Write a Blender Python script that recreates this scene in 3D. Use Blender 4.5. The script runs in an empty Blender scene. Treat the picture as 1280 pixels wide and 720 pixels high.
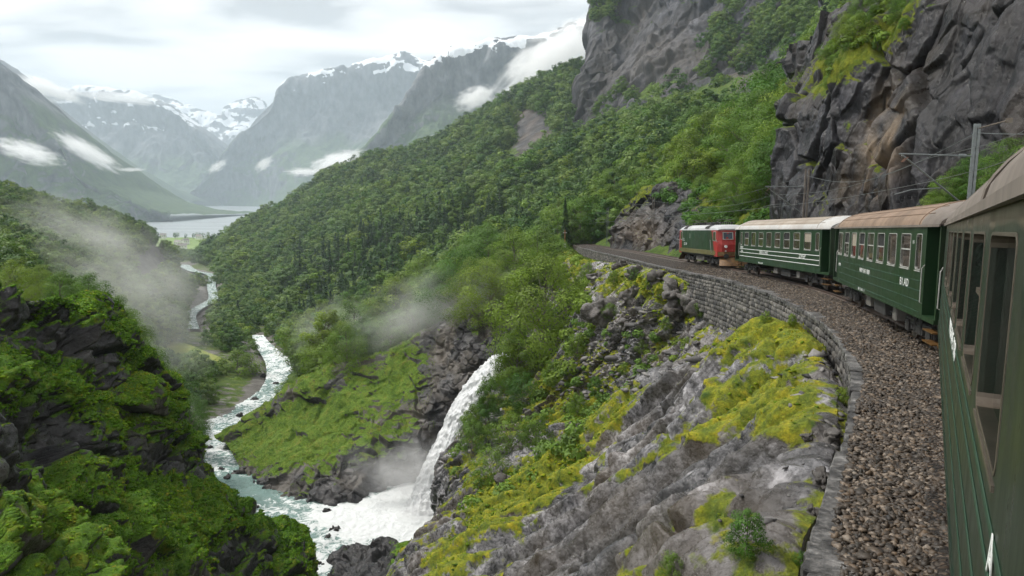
import bpy, math, random
import numpy as np
from mathutils import Matrix, Vector
random.seed(7)
RNG = np.random.default_rng(11)
C = bpy.context.scene.collection
SC = bpy.context.scene
R = math.radians

# ------------------------------------------------------------------ camera
F = 853.33
PITCH = math.atan(120 / F)
CP, SP = math.cos(PITCH), math.sin(PITCH)
cam = bpy.data.objects.new('camera', bpy.data.cameras.new('camera'))
C.objects.link(cam)
cam.data.sensor_width = 36
cam.data.lens = F / 1280 * 36
cam.data.clip_start = 0.05
cam.data.clip_end = 40000
cam.location = (0, 0, 0)
cam.rotation_euler = (R(90) - PITCH, 0, 0)
SC.camera = cam

# ------------------------------------------------------------------ world, sun, exposure
SC.view_settings.view_transform = 'Standard'
SC.view_settings.look = 'None'
SC.view_settings.exposure = 1.62
SC.view_settings.gamma = 1
SC.cycles.use_denoising = True
SC.cycles.use_adaptive_sampling = True
SC.cycles.adaptive_threshold = 0.02
SC.cycles.max_bounces = 6
SC.cycles.diffuse_bounces = 2
SC.cycles.glossy_bounces = 2
SC.cycles.transmission_bounces = 2
SC.cycles.volume_bounces = 6
SC.cycles.transparent_max_bounces = 8
SC.cycles.volume_step_rate = 1.0
SC.cycles.volume_max_steps = 96
SUN_EL, SUN_AZ = 52, -70          # azimuth from +Y towards +X, the veiled sun stands up to the left
W = bpy.data.worlds.new('World'); SC.world = W
W.use_nodes = True
def build_world():
    nt = W.node_tree; nt.nodes.clear()
    N, L = nt.nodes, nt.links
    out = N.new('ShaderNodeOutputWorld'); bg = N.new('ShaderNodeBackground')
    sky = N.new('ShaderNodeTexSky'); sky.sky_type = 'NISHITA'; sky.sun_disc = False
    sky.sun_elevation = R(SUN_EL); sky.sun_rotation = R(SUN_AZ)
    tc = N.new('ShaderNodeTexCoord')
    sep = N.new('ShaderNodeSeparateXYZ'); L.new(tc.outputs['Generated'], sep.inputs[0])
    den = N.new('ShaderNodeMath'); den.operation = 'ADD'; den.inputs[1].default_value = 0.16
    mx = N.new('ShaderNodeMath'); mx.operation = 'MAXIMUM'; mx.inputs[1].default_value = 0.0
    L.new(sep.outputs['Z'], mx.inputs[0]); L.new(mx.outputs[0], den.inputs[0])
    dv = N.new('ShaderNodeVectorMath'); dv.operation = 'DIVIDE'
    cb = N.new('ShaderNodeCombineXYZ')
    for k in range(3): L.new(den.outputs[0], cb.inputs[k])
    L.new(tc.outputs['Generated'], dv.inputs[0]); L.new(cb.outputs[0], dv.inputs[1])
    mp = N.new('ShaderNodeMapping'); mp.inputs['Scale'].default_value = (0.9, 1.5, 0.0)
    mp.inputs['Location'].default_value = (0.35, 2.3, 0)
    L.new(dv.outputs[0], mp.inputs[0])
    n1 = N.new('ShaderNodeTexNoise'); n1.inputs['Scale'].default_value = 1.5; n1.inputs['Detail'].default_value = 7
    n1.inputs['Roughness'].default_value = 0.5; n1.inputs['Distortion'].default_value = 0.35
    L.new(mp.outputs[0], n1.inputs['Vector'])
    cr = N.new('ShaderNodeValToRGB'); e = cr.color_ramp.elements
    e[0].position = 0.40; e[0].color = (2.5, 2.46, 2.44, 1)
    e[1].position = 0.58; e[1].color = (5.7, 5.55, 5.4, 1)
    m2 = cr.color_ramp.elements.new(0.48); m2.color = (4.2, 4.1, 4.0, 1)
    L.new(n1.outputs['Fac'], cr.inputs[0])
    mix = N.new('ShaderNodeMix'); mix.data_type = 'RGBA'; mix.inputs['Factor'].default_value = 0.96
    L.new(sky.outputs[0], mix.inputs[6]); L.new(cr.outputs[0], mix.inputs[7])
    L.new(mix.outputs[2], bg.inputs[0]); bg.inputs[1].default_value = 0.082
    L.new(bg.outputs[0], out.inputs[0])
build_world()
sun = bpy.data.objects.new('sun', bpy.data.lights.new('sun', 'SUN')); C.objects.link(sun)
sun.data.energy = 1.5; sun.data.angle = R(11); sun.data.color = (1.0, 0.96, 0.9)
_d = Vector((math.sin(R(SUN_AZ)) * math.cos(R(SUN_EL)), math.cos(R(SUN_AZ)) * math.cos(R(SUN_EL)), math.sin(R(SUN_EL))))
sun.rotation_euler = _d.to_track_quat('Z', 'Y').to_euler()

# ------------------------------------------------------------------ pixel <-> world (pixels of the 1280x720 photograph)
def ray(px, py):
    a = (px - 640) / F; b = -(py - 360) / F
    dy = CP + b * SP; dz = -SP + b * CP
    return a / dy, dz / dy          # X and Z for Y = 1
def P(px, py, Y):
    a, c = ray(px, py)
    return np.array((a * Y, Y, c * Y))
def on_plane(px, py, c, g=0.056):   # on Z = -c - g*Y
    a, z = ray(px, py)
    Y = c / (-z - g)
    return np.array((a * Y, Y, z * Y))
def on_level(px, py, z0):
    a, z = ray(px, py)
    Y = z0 / z
    return np.array((a * Y, Y, z0))
def proj(p):
    p = np.asarray(p, dtype=float)
    x, y, z = p[..., 0], p[..., 1], p[..., 2]
    f = y * CP - z * SP; u = y * SP + z * CP
    f = np.where(f > 0.01, f, 0.01)
    return 640 + F * x / f, 360 - F * u / f

# ------------------------------------------------------------------ numpy noise
def _h(ix, iy, iz, s):
    h = (ix * np.int64(374761393) + iy * np.int64(668265263) + iz * np.int64(2147483647 - 1274126177) + np.int64(s) * 974711) & 0xffffffff
    h = ((h ^ (h >> 13)) * np.int64(1274126177)) & 0xffffffff
    h = ((h ^ (h >> 16)) * np.int64(2246822519 & 0x7fffffff)) & 0xffffffff
    return (h ^ (h >> 15)) & 0xffffff
def hf(ix, iy, iz, s): return _h(ix, iy, iz, s).astype(np.float32) / 16777215.0
def vnoise(p, s=0):
    f = np.floor(p); i = f.astype(np.int64); t = (p - f).astype(np.float32)
    t = t * t * t * (t * (t * 6 - 15) + 10)
    x, y, z = i[:, 0], i[:, 1], i[:, 2]; tx, ty, tz = t[:, 0], t[:, 1], t[:, 2]
    r = 0
    for dx in (0, 1):
        for dy in (0, 1):
            for dz in (0, 1):
                w = (tx if dx else 1 - tx) * (ty if dy else 1 - ty) * (tz if dz else 1 - tz)
                r = r + w * hf(x + dx, y + dy, z + dz, s)
    return r * 2 - 1
def fbm(p, L, o=4, s=0, g=0.5):
    p = p / L; a = 1; r = 0; n = 0
    for k in range(o):
        r = r + a * vnoise(p, s + k * 17); n += a; a *= g; p = p * 2.03 + 11.3
    return r / n
def ridged(p, L, o=4, s=0, g=0.5):
    p = p / L; a = 1; r = 0; n = 0
    for k in range(o):
        v = 1 - np.abs(vnoise(p, s + k * 17)) * 1.6; r = r + a * v; n += a; a *= g; p = p * 2.07 + 5.1
    return r / n
def facets(p, L, s=0, tilt=0.6, warp=0.22):
    """blocky rock: every Worley cell is a tilted plane; also returns the distance to the cell edge"""
    q = (p / L)
    q = q + warp * np.stack([vnoise(q * 1.7, s + 5), vnoise(q * 1.7, s + 6), vnoise(q * 1.7, s + 7)], 1)
    f = np.floor(q).astype(np.int64)
    best = np.full(len(q), 1e9, np.float32); sec = best.copy(); val = np.zeros(len(q), np.float32)
    for dx in (-1, 0, 1):
        for dy in (-1, 0, 1):
            for dz in (-1, 0, 1):
                c = f + np.array((dx, dy, dz))
                a, b, d = c[:, 0], c[:, 1], c[:, 2]
                o = np.stack([hf(a, b, d, s + 1), hf(a, b, d, s + 2), hf(a, b, d, s + 3)], 1)
                r = (q - c - o).astype(np.float32)
                dist = (r * r).sum(1)
                g = np.stack([hf(a, b, d, s + 8), hf(a, b, d, s + 9), hf(a, b, d, s + 10)], 1) * 2 - 1
                v = (hf(a, b, d, s + 4) * 2 - 1) * 0.55 + (r * g).sum(1) * tilt
                m = dist < best
                sec = np.where(m, best, np.minimum(sec, dist)); val = np.where(m, v, val); best = np.where(m, dist, best)
    e = np.sqrt(sec) - np.sqrt(best)
    return (val + 0.12)*sstep(0, 0.11, e) - 0.12, e
def sstep(a, b, x):
    t = np.clip((x - a) / (b - a), 0, 1); return t * t * (3 - 2 * t)

# ------------------------------------------------------------------ mesh helpers
def mk(name, V, Fc, mat=None, parent=None, attrs=None, smooth=False, mats=None, midx=None):
    V = np.asarray(V, dtype=np.float32); Fc = np.asarray(Fc, dtype=np.int32)
    me = bpy.data.meshes.new(name); k = Fc.shape[1]
    me.vertices.add(len(V)); me.vertices.foreach_set('co', V.ravel())
    me.loops.add(Fc.size); me.loops.foreach_set('vertex_index', Fc.ravel())
    me.polygons.add(len(Fc)); me.polygons.foreach_set('loop_start', np.arange(0, Fc.size, k, dtype=np.int32))
    me.update(calc_edges=True)
    if smooth: me.polygons.foreach_set('use_smooth', np.ones(len(Fc), dtype=bool))
    for m in (mats or [mat]):
        if m: me.materials.append(m)
    if midx is not None: me.polygons.foreach_set('material_index', np.asarray(midx, dtype=np.int32))
    for n, a in (attrs or {}).items():
        a = np.asarray(a, dtype=np.float32)
        if a.ndim == 1:
            at = me.attributes.new(n, 'FLOAT', 'POINT'); at.data.foreach_set('value', a)
        else:
            at = me.attributes.new(n, 'FLOAT_COLOR', 'POINT')
            at.data.foreach_set('color', np.concatenate([a, np.ones((len(a), 1), np.float32)], 1).ravel())
    o = bpy.data.objects.new(name, me); C.objects.link(o)
    if parent is not None: o.parent = parent
    return o
def tag(o, label=None, cat=None, group=None, kind=None):
    if label: o['label'] = label
    if cat: o['category'] = cat
    if group: o['group'] = group
    if kind: o['kind'] = kind
    return o
def empty(name, loc=(0, 0, 0), mat=None):
    o = bpy.data.objects.new(name, None); C.objects.link(o); o.empty_display_size = 0.3
    if mat is not None: o.matrix_world = mat
    else: o.location = loc
    return o
class MB:
    """collects n-gon pieces and links them as one mesh object"""
    def __init__(s): s.v = []; s.f = []
    def add(s, vs, fs):
        n = len(s.v); s.v += [tuple(map(float, v)) for v in vs]; s.f += [tuple(i + n for i in f) for f in fs]; return s
    def box(s, x0, x1, y0, y1, z0, z1, b=0.0):
        if b <= 0:
            return s.add([(x0,y0,z0),(x1,y0,z0),(x1,y1,z0),(x0,y1,z0),(x0,y0,z1),(x1,y0,z1),(x1,y1,z1),(x0,y1,z1)],
                         [(0,3,2,1),(4,5,6,7),(0,1,5,4),(1,2,6,5),(2,3,7,6),(3,0,4,7)])
        # chamfered box: chamfer on the eight outer corners of the outline seen from above and on the top rim
        o = [(x0+b,y0),(x1-b,y0),(x1,y0+b),(x1,y1-b),(x1-b,y1),(x0+b,y1),(x0,y1-b),(x0,y0+b)]
        i = [(x0+2*b,y0+b),(x1-2*b,y0+b),(x1-b,y0+2*b),(x1-b,y1-2*b),(x1-2*b,y1-b),(x0+2*b,y1-b),(x0+b,y1-2*b),(x0+b,y0+2*b)]
        vs = [(x,y,z0) for x,y in o] + [(x,y,z1-b) for x,y in o] + [(x,y,z1) for x,y in i]
        fs = [tuple(range(7,-1,-1)), tuple(range(16,24))]
        for k in range(8):
            q = (k+1) % 8; fs += [(k,q,8+q,8+k),(8+k,8+q,16+q,16+k)]
        return s.add(vs, fs)
    def tube(s, pts, r, n=8, caps=True, rs=None):
        pts = [Vector(p) for p in pts]; rings = []
        for i, p in enumerate(pts):
            d = (pts[min(i+1, len(pts)-1)] - pts[max(i-1, 0)]).normalized()
            up = Vector((0,0,1)) if abs(d.z) < 0.9 else Vector((1,0,0))
            a = d.cross(up).normalized(); b = d.cross(a)
            rr = rs[i] if rs else r
            rings.append([p + (a*math.cos(2*math.pi*k/n) + b*math.sin(2*math.pi*k/n))*rr for k in range(n)])
        vs = [v for rg in rings for v in rg]; fs = []
        for i in range(len(rings)-1):
            for k in range(n):
                q = (k+1) % n; fs.append((i*n+k, i*n+q, (i+1)*n+q, (i+1)*n+k))
        if caps: fs += [tuple(range(n-1,-1,-1)), tuple(range((len(rings)-1)*n, len(rings)*n))]
        return s.add(vs, fs)
    def build(s, name, mat, parent=None, smooth=False):
        me = bpy.data.meshes.new(name); me.from_pydata(s.v, [], s.f); me.update()
        if mat: me.materials.append(mat)
        if smooth: me.polygons.foreach_set('use_smooth', np.ones(len(me.polygons), dtype=bool))
        o = bpy.data.objects.new(name, me); C.objects.link(o)
        if parent is not None: o.parent = parent
        return o

def cr_interp(A, t):
    """Catmull-Rom through A (n, ...) at float positions t"""
    n = len(A); t = np.clip(t, 0, n - 1); i = np.minimum(t.astype(int), n - 2); f = (t - i)
    sh = (len(t),) + (1,) * (A.ndim - 1); f = f.reshape(sh)
    p0, p1, p2, p3 = A[np.maximum(i-1, 0)], A[i], A[i+1], A[np.minimum(i+2, n-1)]
    return 0.5 * ((2*p1) + (-p0+p2)*f + (2*p0-5*p1+4*p2-p3)*f*f + (-p0+3*p1-3*p2+p3)*f**3)
class Patch:
    def __init__(s, rows, nu, nv):
        g = np.array(rows, dtype=float)                       # rows x cols x 3 (world)
        s.nu, s.nv = nu, nv
        a = cr_interp(g, np.linspace(0, g.shape[0]-1, nv))    # nv x cols x 3
        a = cr_interp(np.swapaxes(a, 0, 1), np.linspace(0, g.shape[1]-1, nu))  # nu x nv x 3
        s.B = np.swapaxes(a, 0, 1).copy(); s.G = s.B          # nv x nu x 3
    def normals(s, G=None, out=None):
        G = s.G if G is None else G
        du = np.gradient(G, axis=1); dv = np.gradient(G, axis=0)
        n = np.cross(du, dv); n /= np.linalg.norm(n, axis=2, keepdims=True) + 1e-9
        c = (n * G).sum(2)                                    # make them face the viewer on the whole
        if np.median(c) > 0: n = -n
        return n
    def displace(s, d, n=None):
        n = s.normals() if n is None else n
        s.G = s.G + n * d.reshape(s.nv, s.nu, 1)
    def pts(s): return s.G.reshape(-1, 3)
    def mesh(s, name, mat, attrs=None, smooth=True):
        n = s.normals()
        i = np.arange(s.nv*s.nu).reshape(s.nv, s.nu)
        f = np.stack([i[:-1,:-1], i[1:,:-1], i[1:,1:], i[:-1,1:]], 2).reshape(-1, 4)
        du = s.G[0,1]-s.G[0,0]; dv = s.G[1,0]-s.G[0,0]
        q = np.cross(s.G[1:,:-1]-s.G[:-1,:-1], s.G[:-1,1:]-s.G[:-1,:-1]).reshape(-1,3)
        if (q * n[:-1,:-1].reshape(-1,3)).sum() < 0: f = f[:, ::-1]
        s.ob = mk(name, s.pts(), f, mat, attrs=attrs, smooth=smooth)
        return s.ob
    def sample(s, k, rng, uv=None):
        """k random spots spread evenly over the surface: positions and normals"""
        G = s.G; e1 = G[:-1,1:]-G[:-1,:-1]; e2 = G[1:,:-1]-G[:-1,:-1]
        ar = np.linalg.norm(np.cross(e1, e2), axis=2).ravel(); ar = ar/ar.sum()
        c = rng.choice(len(ar), k, p=ar); iv, iu = np.divmod(c, s.nu-1)
        a, b = rng.random(k)[:,None], rng.random(k)[:,None]
        p = G[iv,iu] + a*e1[iv,iu] + b*e2[iv,iu]
        n = s.normals()[iv,iu]
        return p, n, iv, iu
def PW(rows): return [[P(*c) for c in r] for r in rows]
def drop_row(row, dx, dy, dz): return [p + np.array((dx, dy, dz)) for p in row]

# ------------------------------------------------------------------ materials
def newmat(name):
    m = bpy.data.materials.new(name); m.use_nodes = True
    nt = m.node_tree; b = nt.nodes['Principled BSDF']
    return m, nt, b
def node(nt, t, **k):
    n = nt.nodes.new(t)
    for a, v in k.items():
        if a.startswith('i_'): n.inputs[a[2:].replace('_', ' ')].default_value = v
        else: setattr(n, a, v)
    return n
def noise(nt, scale, detail=6, rough=0.55, vec=None, dist=0.0):
    n = node(nt, 'ShaderNodeTexNoise'); n.inputs['Scale'].default_value = scale; n.inputs['Detail'].default_value = detail
    n.inputs['Roughness'].default_value = rough; n.inputs['Distortion'].default_value = dist
    if vec: nt.links.new(vec, n.inputs['Vector'])
    return n.outputs['Fac']
def ramp(nt, fac, stops):
    n = node(nt, 'ShaderNodeValToRGB'); e = n.color_ramp.elements
    while len(e) < len(stops): e.new(0.5)
    for i, (p, c) in enumerate(stops): e[i].position = p; e[i].color = (*c, 1) if len(c) == 3 else c
    nt.links.new(fac, n.inputs[0]); return n.outputs[0]
def mixc(nt, fac, a, b, mode='MIX'):
    n = node(nt, 'ShaderNodeMix', data_type='RGBA', blend_type=mode)
    for v, i in ((fac, 0), (a, 6), (b, 7)):
        if isinstance(v, (int, float)): n.inputs[i].default_value = v
        elif isinstance(v, tuple): n.inputs[i].default_value = (*v, 1)
        else: nt.links.new(v, n.inputs[i])
    return n.outputs[2]
def math_(nt, op, a, b=None, clamp=False):
    n = node(nt, 'ShaderNodeMath', operation=op, use_clamp=clamp)
    for v, i in ((a, 0), (b, 1)):
        if v is None: continue
        if isinstance(v, (int, float)): n.inputs[i].default_value = v
        else: nt.links.new(v, n.inputs[i])
    return n.outputs[0]
def attr(nt, name, out='Fac'):
    n = node(nt, 'ShaderNodeAttribute'); n.attribute_name = name; return n.outputs[out]
def objvec(nt, scale=(1,1,1), rot=(0,0,0)):
    t = node(nt, 'ShaderNodeTexCoord'); m = node(nt, 'ShaderNodeMapping')
    m.inputs['Scale'].default_value = scale; m.inputs['Rotation'].default_value = rot
    nt.links.new(t.outputs['Object'], m.inputs[0]); return m.outputs[0]
def bump(nt, b, h, strength=0.5, dist=0.1):
    n = node(nt, 'ShaderNodeBump'); n.inputs['Strength'].default_value = strength; n.inputs['Distance'].default_value = dist
    nt.links.new(h, n.inputs['Height']); nt.links.new(n.outputs[0], b.inputs['Normal']); return n

def rock_material(name, unit, dark, light, warm, mossA, mossB, rough=0.55, streak=(0,0,0), wet=0.3, third=None, spec=0.28, st=1.7):
    """unit = metres of the finest grain. 'moss' attribute blends in the vegetation; 'warm' attribute adds tan rock."""
    m, nt, b = newmat(name)
    v = objvec(nt, (1,1,1)); vs = objvec(nt, (1, 1, st), streak)
    big = noise(nt, 0.12/unit, 7, 0.6, v); fine = noise(nt, 1.1/unit, 8, 0.68, vs, 0.15)
    f = math_(nt, 'ADD', math_(nt, 'MULTIPLY', big, 0.5), math_(nt, 'MULTIPLY', fine, 0.6))
    rock = ramp(nt, f, [(0.42, dark), (0.56, tuple((a*1.4+c*.6)/2 for a, c in zip(dark, light))), (0.70, light)])
    rock = mixc(nt, 0.8, rock, ramp(nt, noise(nt, 0.22/unit, 6, 0.62, vs, 0.8), [(0.38, (0.22,0.22,0.23)), (0.5, (0.8,0.8,0.8)), (0.66, (1.7,1.7,1.7))]), 'MULTIPLY')
    sk_ = math_(nt, 'ADD', attr(nt, 'streak'), 1.0); sc3 = node(nt, 'ShaderNodeCombineColor'); [nt.links.new(sk_, sc3.inputs[q]) for q in range(3)]
    rock = mixc(nt, 1.0, rock, sc3.outputs[0], 'MULTIPLY')
    rock = mixc(nt, attr(nt, 'warm'), rock, mixc(nt, 0.6, rock, warm))
    cr = node(nt, 'ShaderNodeTexVoronoi', feature='DISTANCE_TO_EDGE'); cr.inputs['Scale'].default_value = 0.35/unit
    dv = node(nt, 'ShaderNodeVectorMath', operation='ADD'); nt.links.new(vs, dv.inputs[0])
    nn = node(nt, 'ShaderNodeTexNoise'); nn.inputs['Scale'].default_value = 0.5/unit; nn.inputs['Detail'].default_value = 4
    nt.links.new(v, nn.inputs['Vector'])
    sc = node(nt, 'ShaderNodeVectorMath', operation='SCALE'); sc.inputs['Scale'].default_value = 3.0*unit; nt.links.new(nn.outputs['Color'], sc.inputs[0])
    nt.links.new(sc.outputs[0], dv.inputs[1]); nt.links.new(dv.outputs[0], cr.inputs['Vector'])
    crack = ramp(nt, cr.outputs['Distance'], [(0.0, (0.25,0.25,0.25)), (0.06, (1,1,1))])
    rock = mixc(nt, 0.12, rock, crack, 'MULTIPLY')
    mn = noise(nt, 0.45/unit, 6, 0.65, v)
    mcol = ramp(nt, noise(nt, 0.4/unit, 6, 0.68, v), [(0.36, mossA), (0.62, mossB)] if third is None else [(0.32, mossA), (0.52, mossB), (0.68, third)])
    mcol = mixc(nt, 0.75, mcol, ramp(nt, noise(nt, 2.2/unit, 5, 0.7, v), [(0.3, (0.35,0.35,0.35)), (0.75, (1.5,1.5,1.5))]), 'MULTIPLY')
    mk_ = math_(nt, 'ADD', attr(nt, 'moss'), math_(nt, 'MULTIPLY', math_(nt, 'SUBTRACT', mn, 0.5), 1.5))
    mask = ramp(nt, mk_, [(0.42, (0,0,0)), (0.58, (1,1,1))])
    col = mixc(nt, mask, rock, mcol)
    nt.links.new(col, b.inputs['Base Color'])
    rr = mixc(nt, mask, ramp(nt, fine, [(0.35, (wet,)*3), (0.7, (rough+0.2,)*3)]), (0.95,0.95,0.95)); nt.links.new(rr, b.inputs['Roughness'])
    b.inputs['Specular IOR Level'].default_value = spec
    hh = math_(nt, 'ADD', math_(nt, 'MULTIPLY', fine, 1.0), math_(nt, 'MULTIPLY', crack, 0.06))
    mh = math_(nt, 'MULTIPLY', noise(nt, 3.5/unit, 5, 0.75, v), 1.6)
    bump(nt, b, mixc(nt, mask, hh, mh), 0.8, 0.4*unit)
    return m
def simple(name, col, rough=0.5, metal=0.0, var=0.25, scale=3.0, bumpd=0.0, col2=None, vec=(1,1,1), spec=0.5):
    m, nt, b = newmat(name); v = objvec(nt, vec)
    n = noise(nt, scale, 6, 0.6, v)
    lo = tuple(c*(1-var) for c in col) if col2 is None else col2; hi = tuple(min(1, c*(1+var)) for c in col) if col2 is None else col
    nt.links.new(ramp(nt, n, [(0.32, lo), (0.68, hi)]), b.inputs['Base Color'])
    b.inputs['Roughness'].default_value = rough; b.inputs['Metallic'].default_value = metal; b.inputs['Specular IOR Level'].default_value = spec
    if bumpd: bump(nt, b, noise(nt, scale*4, 5, 0.6, v), 0.6, bumpd)
    return m
def leafmat(name, a, c, trans=0.35, var=0.35):
    m, nt, b = newmat(name)
    oi = node(nt, 'ShaderNodeObjectInfo')
    base = ramp(nt, oi.outputs['Random'], [(0.0, a), (1.0, c)])
    t = attr(nt, 'tint')
    base = mixc(nt, 1.0, base, ramp(nt, t, [(0.0, (1-var,)*3), (1.0, (1+var*1.1, 1+var*1.0, 1+var*0.5))]), 'MULTIPLY')
    nt.links.new(base, b.inputs['Base Color']); b.inputs['Roughness'].default_value = 0.6; b.inputs['Specular IOR Level'].default_value = 0.25
    tr = node(nt, 'ShaderNodeBsdfTranslucent'); nt.links.new(mixc(nt, 1.0, base, (1.0, 1.15, 0.55), 'MULTIPLY'), tr.inputs[0])
    mx = node(nt, 'ShaderNodeMixShader'); mx.inputs[0].default_value = trans
    nt.links.new(b.outputs[0], mx.inputs[1]); nt.links.new(tr.outputs[0], mx.inputs[2])
    nt.links.new(mx.outputs[0], nt.nodes['Material Output'].inputs[0])
    return m
M = {}
M['bark'] = simple('bark', (0.16,0.14,0.12), 0.9, var=0.5, scale=6, bumpd=0.03, vec=(1,1,0.3))
M['leaf'] = leafmat('leaf_fresh', (0.062,0.15,0.024), (0.17,0.245,0.035), 0.3, 0.5)
M['leaf_dark'] = leafmat('leaf_deep', (0.062,0.15,0.034), (0.15,0.235,0.04), 0.28, 0.45)
M['needle'] = leafmat('needle', (0.022,0.06,0.026), (0.05,0.10,0.035), trans=0.15)
M['leaf_mid'] = leafmat('leaf_grey', (0.095,0.18,0.055), (0.18,0.26,0.075), 0.28, 0.45)
M['leaf_deep'] = leafmat('leaf_dark_green', (0.04,0.10,0.03), (0.08,0.15,0.04), 0.22, 0.45)  # darkest of the foliage greens, for variety between species
# ------------------------------------------------------------------ railway line in plan
TRK = np.array([(-5.8,-12.9),(-2.4,-7.3),(1.5,-0.9),(5.2,5.1),(9.0,11.3),(12.55,17.3),(15.1,24.6),(16.95,32.0),(18.4,38.8),(19.4,47),(20.0,55),(20.35,63),
                (20.2,76),(20.3,90),(20.2,105),(20.0,120),(19.5,145),(19.6,170),(22.5,205),(30,250),(40,305),(50,355),(62,420)], dtype=float)
def railz(Y): return -3.35 - 0.056*Y
_t = cr_interp(TRK, np.linspace(0, len(TRK)-1, 4000))
_s = np.concatenate([[0], np.cumsum(np.linalg.norm(np.diff(_t, axis=0), axis=1))])
TL = _s[-1]
def track(s):
    x = np.interp(s, _s, _t[:,0]); y = np.interp(s, _s, _t[:,1]); e = 0.4
    dx = np.interp(s+e, _s, _t[:,0]) - np.interp(s-e, _s, _t[:,0]); dy = np.interp(s+e, _s, _t[:,1]) - np.interp(s-e, _s, _t[:,1])
    l = np.hypot(dx, dy) + 1e-9
    return x, y, dx/l, dy/l
# edge of the wall coping (outer side), read off the photograph
CAPPX = [(1040,900),(1015,740),(1046,600),(1068,500),(1062,445),(1040,412),(1005,387),(960,366),(905,349),(860,340),(817,331),(784,323),(760,317.5),(738,312.5),(722,307.5),(714,302)]
CAPW = np.array([on_plane(x, y, 3.62) for x, y in CAPPX])
CAPW = np.concatenate([[CAPW[0] + (CAPW[0]-CAPW[1])*1.2 - np.array((2.5,4,0))], CAPW, [CAPW[-1] + np.array((12,45,-2.5))]])
CAPH = [0.7,0.7,0.7,0.75,0.9,1.0,1.4,2.7,3.6,3.2,0.9,0.4,0.5,1.1,1.6,1.4,1.0,0.8]
def cap_dense(step):
    a = cr_interp(CAPW, np.linspace(0, len(CAPW)-1, 3000)); d = np.concatenate([[0], np.cumsum(np.linalg.norm(np.diff(a, axis=0), axis=1))])
    s = np.arange(0, d[-1], step); k = np.linspace(0, len(CAPW)-1, 3000)
    kk = np.interp(s, d, k)
    return np.stack([np.interp(s, d, a[:,i]) for i in range(3)], 1), np.interp(kk, range(len(CAPH)), CAPH), kk
def left_dist(Y):
    """distance from track centre to the inner edge of the coping"""
    tab = []
    for p in CAPW:
        d = np.hypot(_t[:,0]-p[0], _t[:,1]-p[1]); tab.append((p[1], d.min()))
    tab = np.array(tab); return np.interp(Y, tab[:,0], tab[:,1])

# ------------------------------------------------------------------ rock and ground materials
M['slab'] = rock_material('wet_slab_rock', 0.22, (0.012,0.012,0.014), (0.28,0.273,0.285), (0.30,0.22,0.13), (0.05,0.10,0.010), (0.20,0.23,0.010), 0.34, (0.5,0.6,0.5), 0.12, (0.38,0.33,0.014), spec=.5, st=1.0)
M['crag_left'] = rock_material('dark_mossy_rock', 0.3, (0.006,0.006,0.007), (0.06,0.058,0.06), (0.10,0.09,0.07), (0.05,0.125,0.010), (0.10,0.20,0.012), 0.5, (0.3,0.5,0), 0.2, (0.18,0.20,0.014), spec=.32)
M['crag'] = rock_material('black_wet_rock', 0.4, (0.002,0.002,0.003), (0.034,0.033,0.038), (0.36,0.26,0.16), (0.06,0.11,0.008), (0.17,0.19,0.012), 0.5, (0.9,-0.5,0), 0.22, spec=.3, st=.5)
M['knoll'] = rock_material('knoll_ground', 0.6, (0.02,0.02,0.022), (0.13,0.125,0.125), (0.2,0.17,0.13), (0.06,0.125,0.016), (0.13,0.21,0.024), 0.6, (0.2,0.2,0), 0.35, (0.17,0.19,0.03))
M['hill'] = rock_material('wooded_hillside', 2.0, (0.02,0.02,0.024), (0.12,0.118,0.12), (0.2,0.15,0.11), (0.04,0.085,0.014), (0.085,0.14,0.02), 0.7, (0,0,0), 0.6, (0.14,0.20,0.035))
M['cliff'] = rock_material('grey_cliff', 4.0, (0.014,0.016,0.022), (0.10,0.102,0.115), (0.17,0.15,0.13), (0.03,0.065,0.012), (0.07,0.12,0.018), 0.7, (0.1,0.2,0.1), 0.6, st=.35)

# ------------------------------------------------------------------ FOREGROUND SLOPE (rock spur, hollow, far shoulder)
FG = [  # one list per column: points below the wall, ordered downhill
 [(960,760,7.6),(850,790,10),(700,830,14),(560,860,19),(440,900,24)],
 [(1000,622,11),(900,652,14),(780,692,19),(640,732,27),(512,765,33)],
 [(1018,520,16.3),(925,550,20),(805,600,27),(660,660,36),(505,718,42)],
 [(1015,457,21.6),(935,482,26),(835,527,33),(700,602,43),(535,672,50)],
 [(992,424,27),(930,438,32),(850,472,39),(725,548,50),(563,645,58)],
 [(972,432,34),(905,452,41),(815,500,50),(720,548,60),(578,610,67)],
 [(893,402,54.5),(835,440,59),(765,480,66),(690,520,73),(566,572,78)],
 [(846,354,61),(795,392,67),(730,440,75),(670,480,82),(590,532,87)],
 [(798,340,73),(752,374,79),(700,420,87),(655,460,93),(615,495,97)],
 [(765,338,90),(730,365,96),(695,400,102),(660,430,107),(632,462,109)],
 [(741,331,106),(712,355,112),(690,385,116),(665,410,119),(641,440,121)],
 [(720,326,126),(700,345,130),(680,372,134),(660,400,137),(640,428,139)],
 [(706,317,156),(690,337,158),(675,362,160),(660,387,162),(641,415,164)],
 [(697,309,195),(682,326,195),(667,351,195),(652,376,195),(635,400,195)],
]
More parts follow.
